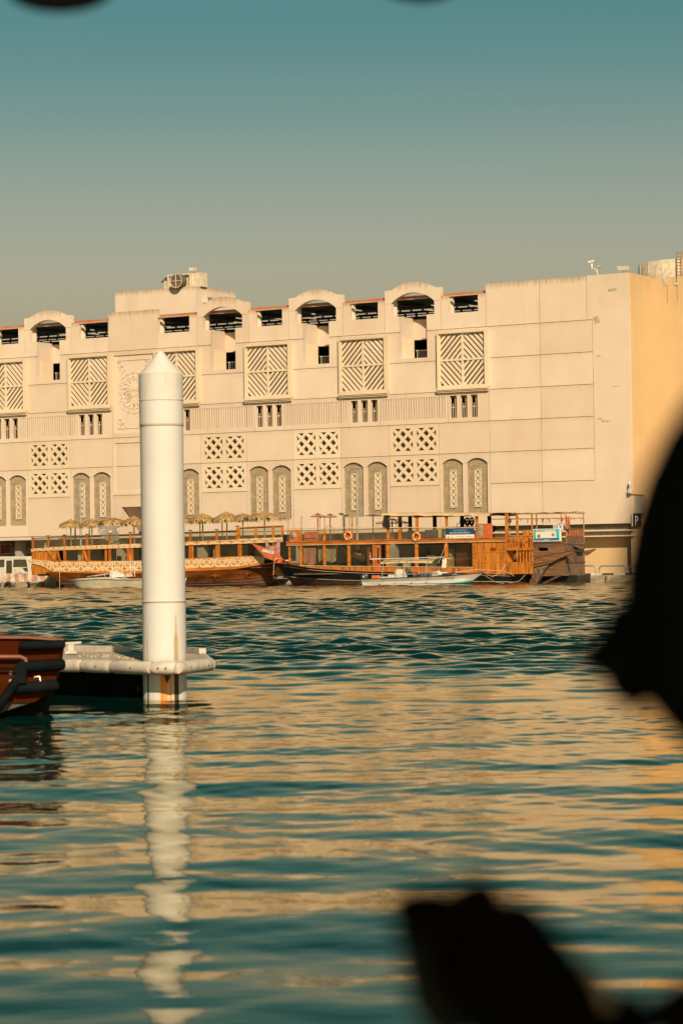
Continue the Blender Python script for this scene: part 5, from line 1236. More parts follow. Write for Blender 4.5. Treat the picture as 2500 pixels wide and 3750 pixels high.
# ------------------------------------------------------------------ mooring ropes
def rope(name, pts, y, label, r=.02, sag=0):
    P = [Vector((Q(a, b, yy)[0], yy, Q(a, b, yy)[1])) for (a, b), yy in zip(pts, y)]
    fine = []
    for a, b in zip(P, P[1:]):
        for k in range(6): t = k/6; fine.append(a + (b - a)*t - Vector((0, 0, sag*4*t*(1-t))))
    fine.append(P[-1])
    return solo(name, G().tube(fine, r, 4), M['rope'], label, 'rope', tuple(P[0]))
rope('mooring_rope', [(1772,2096),(1775,2108),(1810,2130),(1850,2138),(1900,2128),(1922,2105)], [ycD, -16.6, -15.6, -15.4, -15.2, -15.2], 'pale rope sagging from the white boat bow below the balcony stern', .018)
rope('mooring_rope', [(1772,2094),(1800,2113),(1830,2098),(1854,2064)], [ycD, -16.6, -15.5, -15.2], 'pale rope looping from the white boat bow up to the stern planking', .018)
rope('mooring_rope', [(1665,2096),(1750,2085),(1850,2092),(1880,2108)], [-17.5, -15.5, -15.2, -15.2], 'pale rope running level along the dark hull to the stern', .018)
rope('mooring_rope', [(1635,1986),(1605,2060)], [-15.3, -17.2], 'short pale rope slanting from the navy banner to the open boat', .015)
rope('mooring_rope', [(219,2094),(220,2156)], [-12.3, -12.4], 'thin rope hanging down the left dhow stern into the water', .018)
rope('mooring_rope', [(0,2112),(51,2129)], [-6.8, -7.05], 'dark taut rope running down over the striped barrier', .02)
# ------------------------------------------------------------------ quay edge, promenade furniture, shop fronts
qs = thing('quay', None, None, (0, -7, 0), kind='structure'); 
me = mesh('quay_block', G().box(.012, 1.988, 0, .45, -1.2, .60), M['quay'])
for k in range(62): piece('quay_block', me, qs, (-62 + 2*k, 0, 0)); 
me = mesh('niche', G().box(-.15, .15, -.012, .0, .18, .5), M['inner']); me2 = mesh('hook', G().tube([(0, -.03, .5), (0, -.09, .4), (.02, -.1, .22), (-.04, -.06, .16)], .035, 5), M['dark'])
for k in range(40): piece('mooring_niche', me, qs, (-41.5 + 1.6*k, 0, 0)); piece('mooring_hook', me2, qs, (-41.5 + 1.6*k, 0, 0))
br_ = thing('painted_barrier', 'low quay barrier of worn red and white concrete blocks before the bus', 'barrier', (-35, -6.3, .6))
xs = [Q(a, 2115, -6.45)[0] for a in (-60, -32, -16, 0, 10, 27, 40, 56, 71, 88, 103, 118, 134, 149, 165, 182, 198, 214, 230, 246)]
for k, (a, b) in enumerate(zip(xs, xs[1:])):
    part('block', G().plate([(a + .01, .6), (b - .01, .6), (b - .02, 1.36), (a + .02, 1.36)], -6.45, -6.0, back=True).box(a + .02, b - .02, -6.44, -6.01, 1.3, 1.365), M['barrier_red' if k % 2 == 1 and k > 3 else 'barrier_white'], br_)
x = Q(32, 2150, -7.2)[0]
solo('tyre_fender', G().tube([(x + .38*math.cos(a), -7.2, .12 + .38*math.sin(a)) for a in [k*math.pi/14 for k in range(28)]], .14, 8, True), M['rubber'], 'black tyre hung on the quay wall below the striped barrier', 'tyre', (x, -7.2, .1))
# rails and striped kerb at the right
for i, (a, b) in enumerate(((2115, 2179), (2193, 2290), (2299, 2395))):
    y = -6.5; x0, x1 = Q(a, 2098, y)[0], Q(b, 2098, y)[0]; z0 = .6; z1 = Q(b, 2071, y)[1]
    t = thing('hoop_rail', ['grey hoop rail half hidden by the weathered dhow', 'grey hoop rail standing whole between two others on the striped kerb', 'grey hoop rail running behind the dark blurred head'][i], 'railing', (x0, y, z0), 'hoop rails along the quay')
    pts = [(x0, y, z0), (x0, y, z1 - .25)] + [(x0 + .25 - .25*math.cos(k*math.pi/8), y, z1 - .25 + .25*math.sin(k*math.pi/8)) for k in range(5)] + [(x1 - .25 + .25*math.sin(k*math.pi/8), y, z1 - .25 + .25*math.cos(k*math.pi/8)) for k in range(5)] + [(x1, y, z0)]
    part('hoop', G().tube(pts, .07, 8), M['grey'], t); part('foot', G().box(x0 - .12, x0 + .12, y - .12, y + .12, z0, z0 + .05).box(x1 - .12, x1 + .12, y - .12, y + .12, z0, z0 + .05), M['grey'], t)
kb = thing('striped_kerb', 'kerb of alternating black and white blocks along the right quay', 'kerb', (20, -6.8, .6))
for k in range(16): part('kerb_block', G().box(17.5 + k*1.0 + .01, 18.5 + k*1.0 - .01, -6.9, -6.7, .6, .74), M['dark' if k % 2 else 'barrier_white'], kb)
# street lamps
for px, pyh, pyb, lb in ((294, 1757, 1960, 'twin headed grey street lamp before the left arched windows'), (1304, 1718, 1960, 'twin headed grey street lamp before arched windows above the lifebuoy')):
    y = -4.6; x, z = Q(px, pyh, y); t = thing('street_lamp', lb, 'street lamp', (x, y, .6), 'street lamps before the building')
    part('pole', G().tube([(x, y, .6), (x, y, 3), (x, y, z)], [.13, .11, .07], 10), M['grey'], t)
    for s in (-1, 1):
        h = part('lamp_head', G().grid([[(x + s*(.12 + u*.42), y + .11*math.cos(a)*math.sin(math.pi*min(1, .25 + u*.9)), z + .05 + .06*math.sin(a) + .05*u) for a in [k*math.pi/4 for k in range(8)]] for u in (0, .25, .6, .9, 1)], True, True), M['grey'], t)
        part('arm', G().bar((x, y, z - .05), (x + s*.2, y, z + .05), .04), M['grey'], t)
# bus
yB = -5.2
bus = thing('minibus', 'cream minibus with dark windows parked on the quay at the left edge', 'bus', (-43, yB + 1, .6))
def pb_(pts): return pxp(pts, yB)
xr_ = Q(124, 2080, yB)[0]; xl_ = -47.5
body = [(xl_, .95), (xr_, .95), (xr_ + .03, 1.75), (xr_ - .5, 2.66), (xr_ - .85, 2.90), (xl_, 2.96)]
g = G().plate(body, yB, yB + 2.05, back=True); part('body', g, M['buswhite'], bus)
part('roof_edge', G().box(xl_, xr_ - .85, yB - .02, yB + .02, 2.72, 2.76), M['buswhite'], bus)
for nm, pts in (('window', [(-60,2051),(-25,2050),(-25,2078),(-60,2079)]), ('window', [(-20,2050),(18,2049),(17,2077),(-20,2078)]), ('door_window', [(24,2053),(46,2052.5),(46,2099),(24,2100)]), ('window', [(51,2049),(93,2048.5),(98,2052),(104,2076),(49,2077)]), ('quarter_window', [(82,2079),(103,2078.5),(105,2093),(95,2094)])):
    part(nm, G().plate(pb_(pts)[::-1], yB - .012, yB), M['busglass'], bus)
part('windscreen', G().add([(xr_ + .035, yB + .15, 1.78), (xr_ + .035, yB + 1.9, 1.78), (xr_ - .46, yB + 1.9, 2.62), (xr_ - .46, yB + .15, 2.62)], [(0, 1, 2, 3)]), M['busglass'], bus)
for px in (47, 20, 99): q0, q1 = Q(px, 2047, yB), Q(px + (8 if px > 90 else 0), 2100, yB); part('pillar', G().bar((q0[0], yB - .015, q0[1]), (q1[0], yB - .015, q1[1]), .05), M['buswhite'], bus)
part('mirror', G().box(xr_ - .05, xr_ + .12, yB - .25, yB - .12, 1.85, 2.15), M['dgrey'], bus)
part('reflector', G().box(*(lambda a: (a[0] - .05, a[0] + .05))(Q(57, 2088, yB)), yB - .02, yB, Q(57, 2088, yB)[1] - .05, Q(57, 2088, yB)[1] + .05), M['redflag'], bus)
for px in (-60, 75): xw = Q(px, 2110, yB)[0]; part('wheel', G().lathe([(.15, -.1), (.4, -.1), (.42, 0), (.42, .15), (.15, .15)], (xw, yB + .05, 1.02), 18, axis='y'), M['rubber'], bus)
# shop signs in the dark arcade
t = thing('shop_sign', 'grey trading company sign in the shaded arcade above the minibus', 'sign', (-38, 4.3, 3))
p = pxp([(48,2008),(120,2005),(120,2026),(48,2029)], 4.2)
part('board', G().plate(p[::-1], 4.2, 4.4), mat('sign_grey', (.30, .28, .24), .7, .08, 2), t)
part('lettering', text_g('AL JOUDAH TRADING CO.', p[0][0] + .15, p[1][0] - .35, p[3][1] + .12, p[0][1] - .12, 4.19), M['ink'], t)
p = pxp([(48,2029),(120,2026),(120,2040),(48,2042)], 4.3); part('shutter_frame', G().box(p[0][0], p[0][0] + .12, 4.25, 4.4, .6, p[0][1]).box(p[0][0] + .4, p[1][0], 4.3, 4.4, p[2][1] - .1, p[2][1]), M['grey'], t)
p = pxp([(4,1995),(40,1993),(40,2025),(4,2027)], 4.2)
t = thing('poster_board', 'dark red framed board in the shaded arcade above the minibus', 'sign', (-41, 4.3, 3))
part('board', G().plate(p[::-1], 4.25, 4.4), mat('dark_red_board', (.16, .03, .015), .7, .1, 2), t)
part('frame', G().plate([(p[3][0] - .08, p[3][1] - .08), (p[2][0] + .08, p[2][1] - .08), (p[1][0] + .08, p[1][1] + .08), (p[0][0] - .08, p[0][1] + .08)], 4.22, 4.4, [p[::-1]]), M['grey'], t)
# ------------------------------------------------------------------ cars on the parking decks
def car(x, y, z, label, c):
    t = thing('parked_car', label, 'car', (x, y, z), 'cars parked behind the balconies')
    L = 2.0
    prof = [(-2.0, .35), (-2.0, .75), (-1.85, .92), (-.95, 1.0), (-.35, 1.42), (.95, 1.45), (1.6, 1.02), (2.0, .95), (2.05, .4)]
    part('body', G().plate([(x + a, z + b) for a, b in prof][::-1], y - .82, y + .82, back=True), M[c], t)
    part('side_window', G().plate([(x - .8, z + 1.0), (-.3 + x, z + 1.36), (x + .9, z + 1.38), (x + 1.35, z + 1.02)][::-1], y - .835, y - .82), M['busglass'], t)
    part('windscreen', G().add([(x - .96, y - .7, z + 1.02), (x - .96, y + .7, z + 1.02), (x - .36, y + .65, z + 1.42), (x - .36, y - .65, z + 1.42)], [(3, 2, 1, 0)]), M['busglass'], t)
    for dx in (-1.25, 1.25):
        w = part('wheel', G().lathe([(.1, -.1), (.31, -.1), (.33, 0), (.31, .1)], (x + dx, y - .78, z + .33), 14, axis='y'), M['rubber'], t)
        part('rim', G().lathe([(0, -.12), (.19, -.11)], (x + dx, y - .78, z + .33), 10, axis='y'), M['grey'], w)
car(XL[1] + 5.1, 4.4, 19.2, 'white car behind the balcony railing of the leftmost arch', 'white')
car(XL[3] + 5.3, 4.4, 19.2, 'white car behind the balcony railing near the plant room', 'white')
car(XL[4] + 5.2, 4.4, 19.2, 'white car behind the balcony railing at the middle arch', 'white')
# ------------------------------------------------------------------ roof furniture
t = thing('air_handler', 'cream rooftop air handler with big round dark fan and ducts', 'air handler', (-28, 6, 27.5))
def ry(px, py, y): a = Q(px, py, y); return a
a, b = ry(613, 1052, 5.2), ry(696, 1000, 5.2)
part('casing', G().rect(a[0], b[0], 27.5, b[1], 5.2, 7.0, [rc(a[0] + .15, b[0] - .12, 27.6, b[1] - .12)]).box(a[0] + .1, b[0] - .1, 5.5, 6.9, 27.5, b[1] - .05), M['cream_metal'], t)
c = ry(645, 1029, 4.4); 
fanp = part('fan', G().lathe([(.0, .02), (.60, .0), (.64, -.02), (.66, .1), (.66, .8)], (c[0], 4.4, c[1]), 28, axis='y'), M['fan'], t)
part('fan_ring', G().tube([(c[0] + .64*math.cos(q), 4.38, c[1] + .64*math.sin(q)) for q in [k*math.pi/14 for k in range(28)]], .035, 5, True), M['cream_metal'], t)
part('fan_bar', G().box(c[0] - .63, c[0] + .63, 4.33, 4.39, c[1] - .025, c[1] + .025).box(c[0] - .025, c[0] + .025, 4.325, 4.385, c[1] - .63, c[1] + .63), M['cream_metal'], t)
a, b = ry(698, 1047, 5.6), ry(730, 998, 5.6); part('duct_box', G().box(a[0], b[0] + .2, 5.6, 6.6, 27.5, b[1]), M['cream_metal'], t)
a = ry(606, 1030, 5.6); part('side_hood', G().box(a[0] - .1, a[0] + .3, 5.5, 6.1, 27.5, a[1]).add([(a[0] - .35, 5.3, a[1] - .1), (a[0] + .3, 5.3, a[1] + .35), (a[0] + .3, 6.2, a[1] + .35), (a[0] - .35, 6.2, a[1] - .1)], [(0, 1, 2, 3)]), M['cream_metal'], t)
def vent(px, py0, py1, wpx, y, z0, label):
    x, zt_ = Q(px, py0, y); w = wpx / 40 / 2; zb = Q(px, py1, y)[1]
    t = thing('roof_vent', label, 'roof vent', (x, y, z0), 'flared roof vents')
    part('hood', G().add([(x - w*.72, y - w*.7, zb), (x + w*.72, y - w*.7, zb), (x + w*.72, y + w*.7, zb), (x - w*.72, y + w*.7, zb), (x - w, y - w, zt_), (x + w, y - w, zt_), (x + w, y + w, zt_), (x - w, y + w, zt_)], [(0, 1, 5, 4), (1, 2, 6, 5), (2, 3, 7, 6), (3, 0, 4, 7), (4, 5, 6, 7)]), M['white'], t)
    part('base', G().box(x - w*.95, x + w*.95, y - w*.9, y + w*.9, z0, zb), M['ledge'], t)
vent(706, 981, 993, 24, 6.2, ry(706, 998, 5.6)[1], 'flared white vent on top of the rooftop air handler')
vent(2280, 976, 991, 33, .9, 25.05, 'flared white vent at the right roof corner')
x, z = -26.4, Q(748, 1098, 6.6)[1]
t = thing('window_air_conditioner', 'window air conditioner jutting from the plant room side wall', 'air conditioner', (x, 6.6, z))
part('case', G().box(x, x + .5, 6.2, 7.1, z - .22, z + .22), M['cream_metal'], t); part('bracket', G().box(x, x + .6, 6.15, 7.15, z - .30, z - .225), M['cream_metal'], t)
for k in range(4): part('grille_bar', G().box(x + .5, x + .53, 6.25 + k*.2, 6.35 + k*.2, z - .18, z + .18), M['fan'], t)
def camera_pole(px, pyt, pyb, y, label, cat='camera'):
    x, zt_ = Q(px, pyt, y); zb = Q(px, pyb, y)[1]
    return x, zt_, zb
y = .5; x, zb = Q(2185, 1005, y); t = thing('security_camera', 'white security cameras on an angled arm above the right parapet', 'security camera', (x, y, 25.1))
part('mast', G().tube([(x, y, 25.05), (x, y, Q(2185, 986, y)[1])], .045, 6), M['white'], t)
xa, za = Q(2163, 985, y); part('arm', G().tube([(x, y, za), (xa, y, za)], .04, 6).tube([(x, y, za - .3), (xa + .25, y, za)], .03, 5), M['white'], t)
part('dome', G().lathe([(.03, .0), (.10, .05), (.11, .35), (.05, .42)], (xa + .05, y, za + .02), 12), M['white'], t)
part('camera_body', G().bar((xa - .22, y - .1, za + .56), (xa + .25, y + .05, za + .66), .16, .14), M['white'], t)
xb, zb2 = Q(2191, 977, y); part('floodlight', G().bar((xb - .1, y - .05, zb2), (xb + .14, y, zb2 + .05), .22, .2).tube([(xb, y, zb2), (xb + .05, y, 25.1)], .025, 5), M['cowl'], t)
y = -.35; x, z = Q(2304, 1778, y); t = thing('wall_camera', 'white wall camera casting a shadow near the building corner', 'security camera', (x, y, z))
part('camera_body', G().lathe([(.02, -.1), (.09, -.05), (.09, .3), (.03, .38)], (x, y, z), 10), M['white'], t); part('housing', G().box(x - .1, x + .14, y - .1, y + .1, z - .62, z - .25), M['white'], t)
part('bracket', G().bar((x, y, z - .4), (x + .05, .0, z - .45), .06).bar((x, y, z - .25), (x, y, z), .05), M['white'], t)
part('conduit', G().tube([(x + .1, y, z - .35), (19.9, -.1, z - .72), (19.92, 2.2, z - .75)], .03, 5), M['oldwood'], t)
t = thing('wall_cabinet', 'grey equipment cabinet mounted on the ochre side wall', 'cabinet', (19.9, 1.2, 5.9))
part('box', G().box(19.86, 20.25, .55, 1.85, 5.55, 6.95), M['ledge'], t); part('door_leaf', G().box(20.25, 20.28, .62, 1.78, 5.62, 6.88), M['ledge'], t)
t = thing('parking_sign', 'parking sign with white P on a dark face at the building corner', 'sign', (19.95, .1, 5))
p0, p1 = Q(2317, 1928, -.1), Q(2317, 1879, -.1)
part('lit_edge', G().box(19.90, 20.02, -.2, .05, p0[1], p1[1]), M['white'], t)
part('face', G().box(20.022, 20.06, -.19, 1.3, p0[1] - .02, p1[1] - .02), M['dark'], t)
g0 = text_g('P', 0, .5, 0, .75, 0); g = G(); g.add([(20.065, .15 + v[0], p0[1] + .1 + v[2]) for v in g0.v], g0.f); part('letter', g, M['inkwhite'], t)
# water tank
ytk = 9.5; xl_ = Q(2337, 990, ytk)[0]; rt_ = 4.6; zt_ = Q(2420, 960, ytk - 2)[1]
cxk = xl_ + rt_ / .83 - .95
t = thing('water_tank', 'round cream water tank with ladder on the right roof', 'water tank', (cxk, ytk + 1, 25.0))
part('shell', G().lathe([(rt_, 24.5), (rt_, zt_), (rt_ - .1, zt_ + .02), (0, zt_ + .1)], (cxk, ytk + 1, 0), 48), M['cream_metal'], t)
for k in range(7):
    a = 3.5 + k * .35; part('seam', G().box(cxk + rt_*math.cos(a) - .02, cxk + rt_*math.cos(a) + .02, ytk + 1 + rt_*math.sin(a) - .03, ytk + 1 + rt_*math.sin(a), 24.6, zt_), M['cream_metal'], t)
yl = ytk + 1 - rt_ - .2
xa, xb = Q(2477, 960, yl)[0], Q(2496, 960, yl)[0]; ztl = Q(2486, 918, yl)[1]
lad = part('ladder', G().tube([(xa, yl, 24.9), (xa, yl, ztl)], .04, 5).tube([(xb, yl, 24.9), (xb, yl, ztl)], .04, 5), M['pole'], t)
for k in range(9): part('rung', G().tube([(xa, yl, 25.0 + k*.26), (xb, yl, 25.0 + k*.26)], .025, 5), M['pole'], lad)
# ------------------------------------------------------------------ the near things: pile, floating pontoon, orange boat
M['pile'] = None
def pile_mat():
    m = bpy.data.materials.new('pile_paint'); m.use_nodes = True; N, L = nt(m); b = N['Principled BSDF']; b.inputs['Roughness'].default_value = .7; b.inputs['Specular IOR Level'].default_value = .2
    t = N.new('ShaderNodeTexCoord'); sp = N.new('ShaderNodeSeparateXYZ'); L.new(t.outputs['Object'], sp.inputs[0])
    def noise(scale, stretch, detail=4):
        mp = N.new('ShaderNodeMapping'); mp.inputs['Scale'].default_value = stretch; L.new(t.outputs['Object'], mp.inputs[0])
        n = N.new('ShaderNodeTexNoise'); n.inputs['Scale'].default_value = scale; n.inputs['Detail'].default_value = detail; L.new(mp.outputs[0], n.inputs[0]); return n.outputs['Fac']
    def rng_(v, a, b_, c=0, d=1):
        r = N.new('ShaderNodeMapRange'); r.inputs[1].default_value = a; r.inputs[2].default_value = b_; r.inputs[3].default_value = c; r.inputs[4].default_value = d
        if hasattr(v, 'is_output'): L.new(v, r.inputs[0])
        return r.outputs[0]
    def mul(a, b_):
        k = N.new('ShaderNodeMath'); k.operation = 'MULTIPLY'; L.new(a, k.inputs[0]); L.new(b_, k.inputs[1]); return k.outputs[0]
    def mix(f, a, c):
        k = N.new('ShaderNodeMixRGB'); L.new(f, k.inputs[0]); k.inputs[2].default_value = (*c, 1)
        if isinstance(a, tuple): k.inputs[1].default_value = (*a, 1)
        else: L.new(a, k.inputs[1])
        return k.outputs[0]
    col = mix(rng_(noise(1.6, (1, 1, .7)), .4, .75, 0, .5), (.545, .515, .47), (.48, .43, .35))
    col = mix(mul(rng_(noise(7, (1, 1, .35), 6), .58, .72, 0, .4), rng_(sp.outputs['Z'], 3.4, 4.1)), col, (.55, .33, .12))     # rusty top
    col = mix(mul(rng_(noise(3, (1, 1, .10), 5), .60, .70, 0, .55), rng_(sp.outputs['Z'], 1.6, .4)), col, (.48, .36, .20))      # run marks
    col = mix(rng_(noise(26, (1, 1, 1), 2), .76, .80, 0, .6), col, (.30, .20, .10))                                              # chips
    rx = N.new('ShaderNodeMath'); rx.operation = 'ABSOLUTE'; ad = N.new('ShaderNodeMath'); ad.operation = 'ADD'; ad.inputs[1].default_value = -.03; L.new(sp.outputs['X'], ad.inputs[0]); L.new(ad.outputs[0], rx.inputs[0])
    f = mul(mul(rng_(rx.outputs[0], .11, .05), rng_(noise(11, (1, 1, .06), 4), .30, .52)), rng_(sp.outputs['Z'], .52, .38))
    col = mix(f, col, (.60, .21, .012))                                                                                          # rust below the collar
    L.new(col, b.inputs['Base Color'])
    bp = N.new('ShaderNodeBump'); bp.inputs['Strength'].default_value = .15; bp.inputs['Distance'].default_value = .01; L.new(noise(12, (1, 1, .6)), bp.inputs['Height']); L.new(bp.outputs[0], b.inputs['Normal'])
    return m
M['pile'] = pile_mat()
M['fender'] = mat('cream_fender', (.55, .47, .37), .55, .16, 5, bump=.3)
M['pont'] = mat('pontoon_deck', (.44, .36, .25), .85, .2, 4, bump=.3)
M['pontdark'] = mat('pontoon_shade_black', (.006, .008, .006), .9, .3, 3, spec=.05)  # near black; the shade under deck and hull is put into the colour
M['orangehull'] = mat('shaded_orange_paint', (.050, .0085, .0003), .7, .15, 1.5, (.4, 1, 2), spec=.03)  # the shade on the hull side is put into this dark orange
M['orangetop'] = mat('sunlit_orange_deck', (.20, .07, .03), .6, .15, 2)  # lighter orange; sunlight on the top edge is put into the colour
M['boot_top'] = mat('dull_boot_top', (.075, .072, .055), .8, .2, 4, spec=.05)
M['blackfoam'] = mat('black_fender_foam', (.004, .006, .006), .8, .3, 6, bump=.3, spec=.1)
M['stripdark'] = mat('guide_strip', (.07, .045, .025), .8, .3, 4)
M['striptan'] = mat('bare_guide_strip', (.50, .36, .19), .7, .2, 4, (1, 1, .3))
_hit = ray(600, 2562); _hit = EYE + _hit * (-EYE.z / _hit.z); PR = .277
PC = Vector((_hit.x, _hit.y + PR, 0)); dP = PC.y - .05
zP = lambda py, px=590: W(px, py, PC.y).z
pile = thing('mooring_pile', 'tall white steel mooring pile with conical cap rising through the pontoon', 'pile', tuple(PC), fm=ID)
s1, s2, s3, sc_, sa = zP(1468), zP(1560), zP(2203), zP(1372), zP(1284)
c = (PC.x, PC.y, 0)
part('shaft', G().lathe([(PR, -1.5), (PR, s3 - .05), (PR, s3 - .012), (PR + .003, s3), (PR, s3 + .012), (PR, s3 + .05), (PR, s2 - .04), (PR, s2 - .004)], c, 56), M['pile'], pile)
part('upper_shaft', G().lathe([(PR - .01, s2 + .001), (PR + .004, s2), (PR + .004, s2 + .03), (PR + .004, s1 - .03), (PR + .004, s1 - .002)], c, 56), M['pile'], pile)
part('cap_collar', G().lathe([(PR + .005, s1), (PR + .006, s1 + .03), (PR + .006, sc_ - .03), (PR + .006, sc_)], c, 56), M['pile'], pile)
part('cone_cap', G().lathe([(PR + .005, sc_ + .001), (PR + .001, sc_ + .004), (PR * .95, sc_ + .022), (PR * .5, sc_ + (sa - sc_) * .52), (.04, sa - .02), (.022, sa - .004), (0, sa)], c, 56), M['pile'], pile)
for rad, z in ((PR + .003, s1), (PR + .004, s2), (PR + .006, s3)):
    part('weld_seam', G().tube([(PC.x + rad*math.cos(a), PC.y + rad*math.sin(a), z) for a in [k*math.pi/24 for k in range(48)]], .006, 5, True), M['striptan'], pile)
zf0, zf1 = zP(2474), zP(2417)
def strip_on_pile(ang, w, z0, z1, m, name):
    g = G(); rows = []
    for i in range(9):
        z = z0 + (z1 - z0)*i/8; ww = w * (1 if z < .75 else max(.25, 1 - (z - .75) / (z1 - .75 + .01)) * (.8 + .3*math.sin(i*2.1)))
        rows.append([(PC.x + (PR + .004)*math.sin(ang + ww*t), PC.y - (PR + .004)*math.cos(ang + ww*t), z) for t in (-.5, 0, .5)])
    part(name, g.grid(rows), M[m], pile)
strip_on_pile(.62, .22, zf1, zP(2250), 'striptan', 'bare_patch')
strip_on_pile(.62, .24, -.2, zf0 + .05, 'stripdark', 'guide_strip'); strip_on_pile(-.80, .10, -.2, zf0 + .05, 'stripdark', 'guide_strip'); strip_on_pile(-.80, .05, zf1, zP(2330), 'striptan', 'bare_patch')
part('bracket_tip', G().add([(PC.x + .0, PC.y - PR - .02, zf0 + .03), (PC.x + .10, PC.y - PR - .02, zf0 + .03), (PC.x + .05, PC.y - PR - .02, zf0 - .09), (PC.x + .05, PC.y - PR + .02, zf0)], [(0, 1, 2), (0, 2, 3), (1, 3, 2)]), M['stripdark'], pile)
# pontoon
zt = W(590, 2420, PC.y - .53).z + .0
def plan(px, py): d = ray(px, py); t = (zt - EYE.z) / d.z; P = EYE + d * t; return (P.x, P.y)
F0 = [plan(-200, 2404), plan(305, 2413), plan(413, 2416), plan(556, 2421), plan(650, 2421), plan(768, 2409)]
back = [plan(742, 2389), plan(690, 2384), plan(470, 2383), plan(-200, 2370)]
pont = thing('floating_pontoon', 'low floating pontoon with cream fender edge around the white pile', 'pontoon', (PC.x - 1.5, PC.y, 0), fm=ID)
outl = F0 + back
hole = [(PC.x + (PR + .05)*math.cos(a), PC.y + (PR + .05)*math.sin(a)) for a in [k*math.pi/12 for k in range(24)]]
tr = tessellate_polygon([[Vector((x, y, 0)) for x, y in outl], [Vector((x, y, 0)) for x, y in hole]])
allp = outl + hole
g = G().add([(x, y, zt - .02) for x, y in allp], [tuple(t_) for t_ in tr]); g.add([(x, y, zt - .14) for x, y in allp], [tuple(t_) for t_ in tr])
part('deck', g, M['pont'], pont)
fr = .085
ends = [(F0[0], F0[1]), (F0[1], F0[2]), (F0[2], F0[3]), (F0[3], F0[4]), (F0[4], F0[5]), (F0[5], back[0])]
for k, (a, b) in enumerate(ends):
    a3, b3 = Vector((*a, zt - .09)), Vector((*b, zt - .09)); d = (b3 - a3).normalized(); gp = .012
    pts = [a3 + d*gp, a3 + d*(gp + .03), a3 + d*.09, b3 - d*.09, b3 - d*(gp + .03), b3 - d*gp]
    fd = part('fender', G().tube(pts, [fr*.80, fr*.93, fr, fr, fr*.93, fr*.80], 14), M['fender'], pont)
    n = Vector((d.y, -d.x, 0)); n = n if n.y < 0 else -n
    for f in ((.35, .65) if k in (3,) else (.22, .78) if k > 3 else (.6,)):
        p = a3 + (b3 - a3)*f + n * (fr - .004); part('bolt_hole', G().tube([p - n*.01, p + n*.006], .013, 8), M['stripdark'], fd)
bp_ = [Vector((*p, zt + .02)) for p in back]
part('back_curb', G().bar(bp_[3], bp_[2], .12, .09).bar(bp_[1], bp_[0], .10, .07), M['fender'], pont)
cl = plan(262, 2393); part('cleat', G().box(cl[0] - .08, cl[0] + .08, cl[1] - .04, cl[1] + .04, zt, zt + .03).box(cl[0] - .04, cl[0] + .04, cl[1] - .03, cl[1] + .03, zt, zt + .14).bar((cl[0] - .12, cl[1], zt + .14), (cl[0] + .14, cl[1], zt + .15), .03), M['fender'], pont)
rr = random.Random(4); g = G()
for k in range(90):
    px = rr.uniform(280, 515); q = plan(px, 2404 + rr.gauss(0, 3.5) - (6 if px < 430 else 0)); r = rr.uniform(.005, .013)
    g.add([(q[0]-r, q[1]-r, zt-.02), (q[0]+r, q[1]-r, zt-.02), (q[0]+r, q[1]+r, zt-.02), (q[0]-r, q[1]+r, zt-.02), (q[0], q[1], zt-.02+r*1.6)], [(0,1,4),(1,2,4),(2,3,4),(3,0,4)])
gr = part('grit', g, M['striptan'], pont); gr['kind'] = 'stuff'
xr_ = PC.x - PR - .06
pts = [(F0[0][0], F0[0][1] + 1.0), (xr_, F0[3][1] + 1.0), (xr_, back[2][1] - .2), (F0[0][0], back[3][1] - .2)]
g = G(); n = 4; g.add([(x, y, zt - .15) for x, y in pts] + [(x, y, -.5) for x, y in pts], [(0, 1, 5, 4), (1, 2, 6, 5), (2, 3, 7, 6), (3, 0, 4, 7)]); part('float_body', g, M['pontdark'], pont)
# orange boat
dO = 30.6
Ob = thing('orange_boat', 'shaded orange boat end with three black fenders beside the pontoon', 'boat', (W(0, 2500, dO).x, dO, 0), fm=ID)
def wp(px, py, dy=0):
    P = W(px, py, dO); return (P.x, P.y + dy, P.z)
def wplate(pts, d0, d1, nm, m, par=Ob):
    P = [wp(*p) for p in pts]; g = G().plate([(p[0], p[2]) for p in P][::-1], dO + d0, dO + d1, back=True); return part(nm, g, M[m], par)
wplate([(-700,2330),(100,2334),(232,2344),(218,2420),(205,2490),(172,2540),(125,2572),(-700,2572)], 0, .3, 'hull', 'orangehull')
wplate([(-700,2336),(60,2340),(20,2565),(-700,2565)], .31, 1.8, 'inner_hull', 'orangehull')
wplate([(-700,2572),(125,2572),(60,2590),(0,2612),(-700,2625)], .04, .4, 'waterline_band', 'boot_top')
wplate([(-700,2627),(2,2611),(40,2596),(90,2585),(128,2571),(172,2541),(140,2640),(-700,2700)], .3, .9, 'bottom', 'pontdark')
wplate([(-700,2326),(100,2330),(236,2341),(232,2346),(100,2338),(-700,2336)], -.05, .35, 'gunwale', 'orangetop')
wplate([(-700,2310),(-20,2330),(-700,2336)], .1, 1.6, 'deck_camber', 'orangetop')
for (a, b, c_, d, r) in ((80, 2365, 236, 2359, 17), (72, 2441, 236, 2432, 22), (66, 2521, 212, 2508, 22)):
    p, q = Vector(wp(a, b, -.08)), Vector(wp(c_, d, -.08)); rr_ = r * dO / FPX; t = (q - p).normalized()
    part('fender', G().tube([p - t*.02, p, p + t*.05, q - t*.05, q, q + t*.02], [rr_*.6, rr_*.9, rr_, rr_, rr_*.9, rr_*.55], 14), M['blackfoam'], Ob)
part('grab_rail', G().tube([wp(-200, 2404, -.1), wp(80, 2404, -.1), wp(98, 2412, -.1), wp(103, 2430, -.1)], .022, 8), M['orangetop'], Ob)
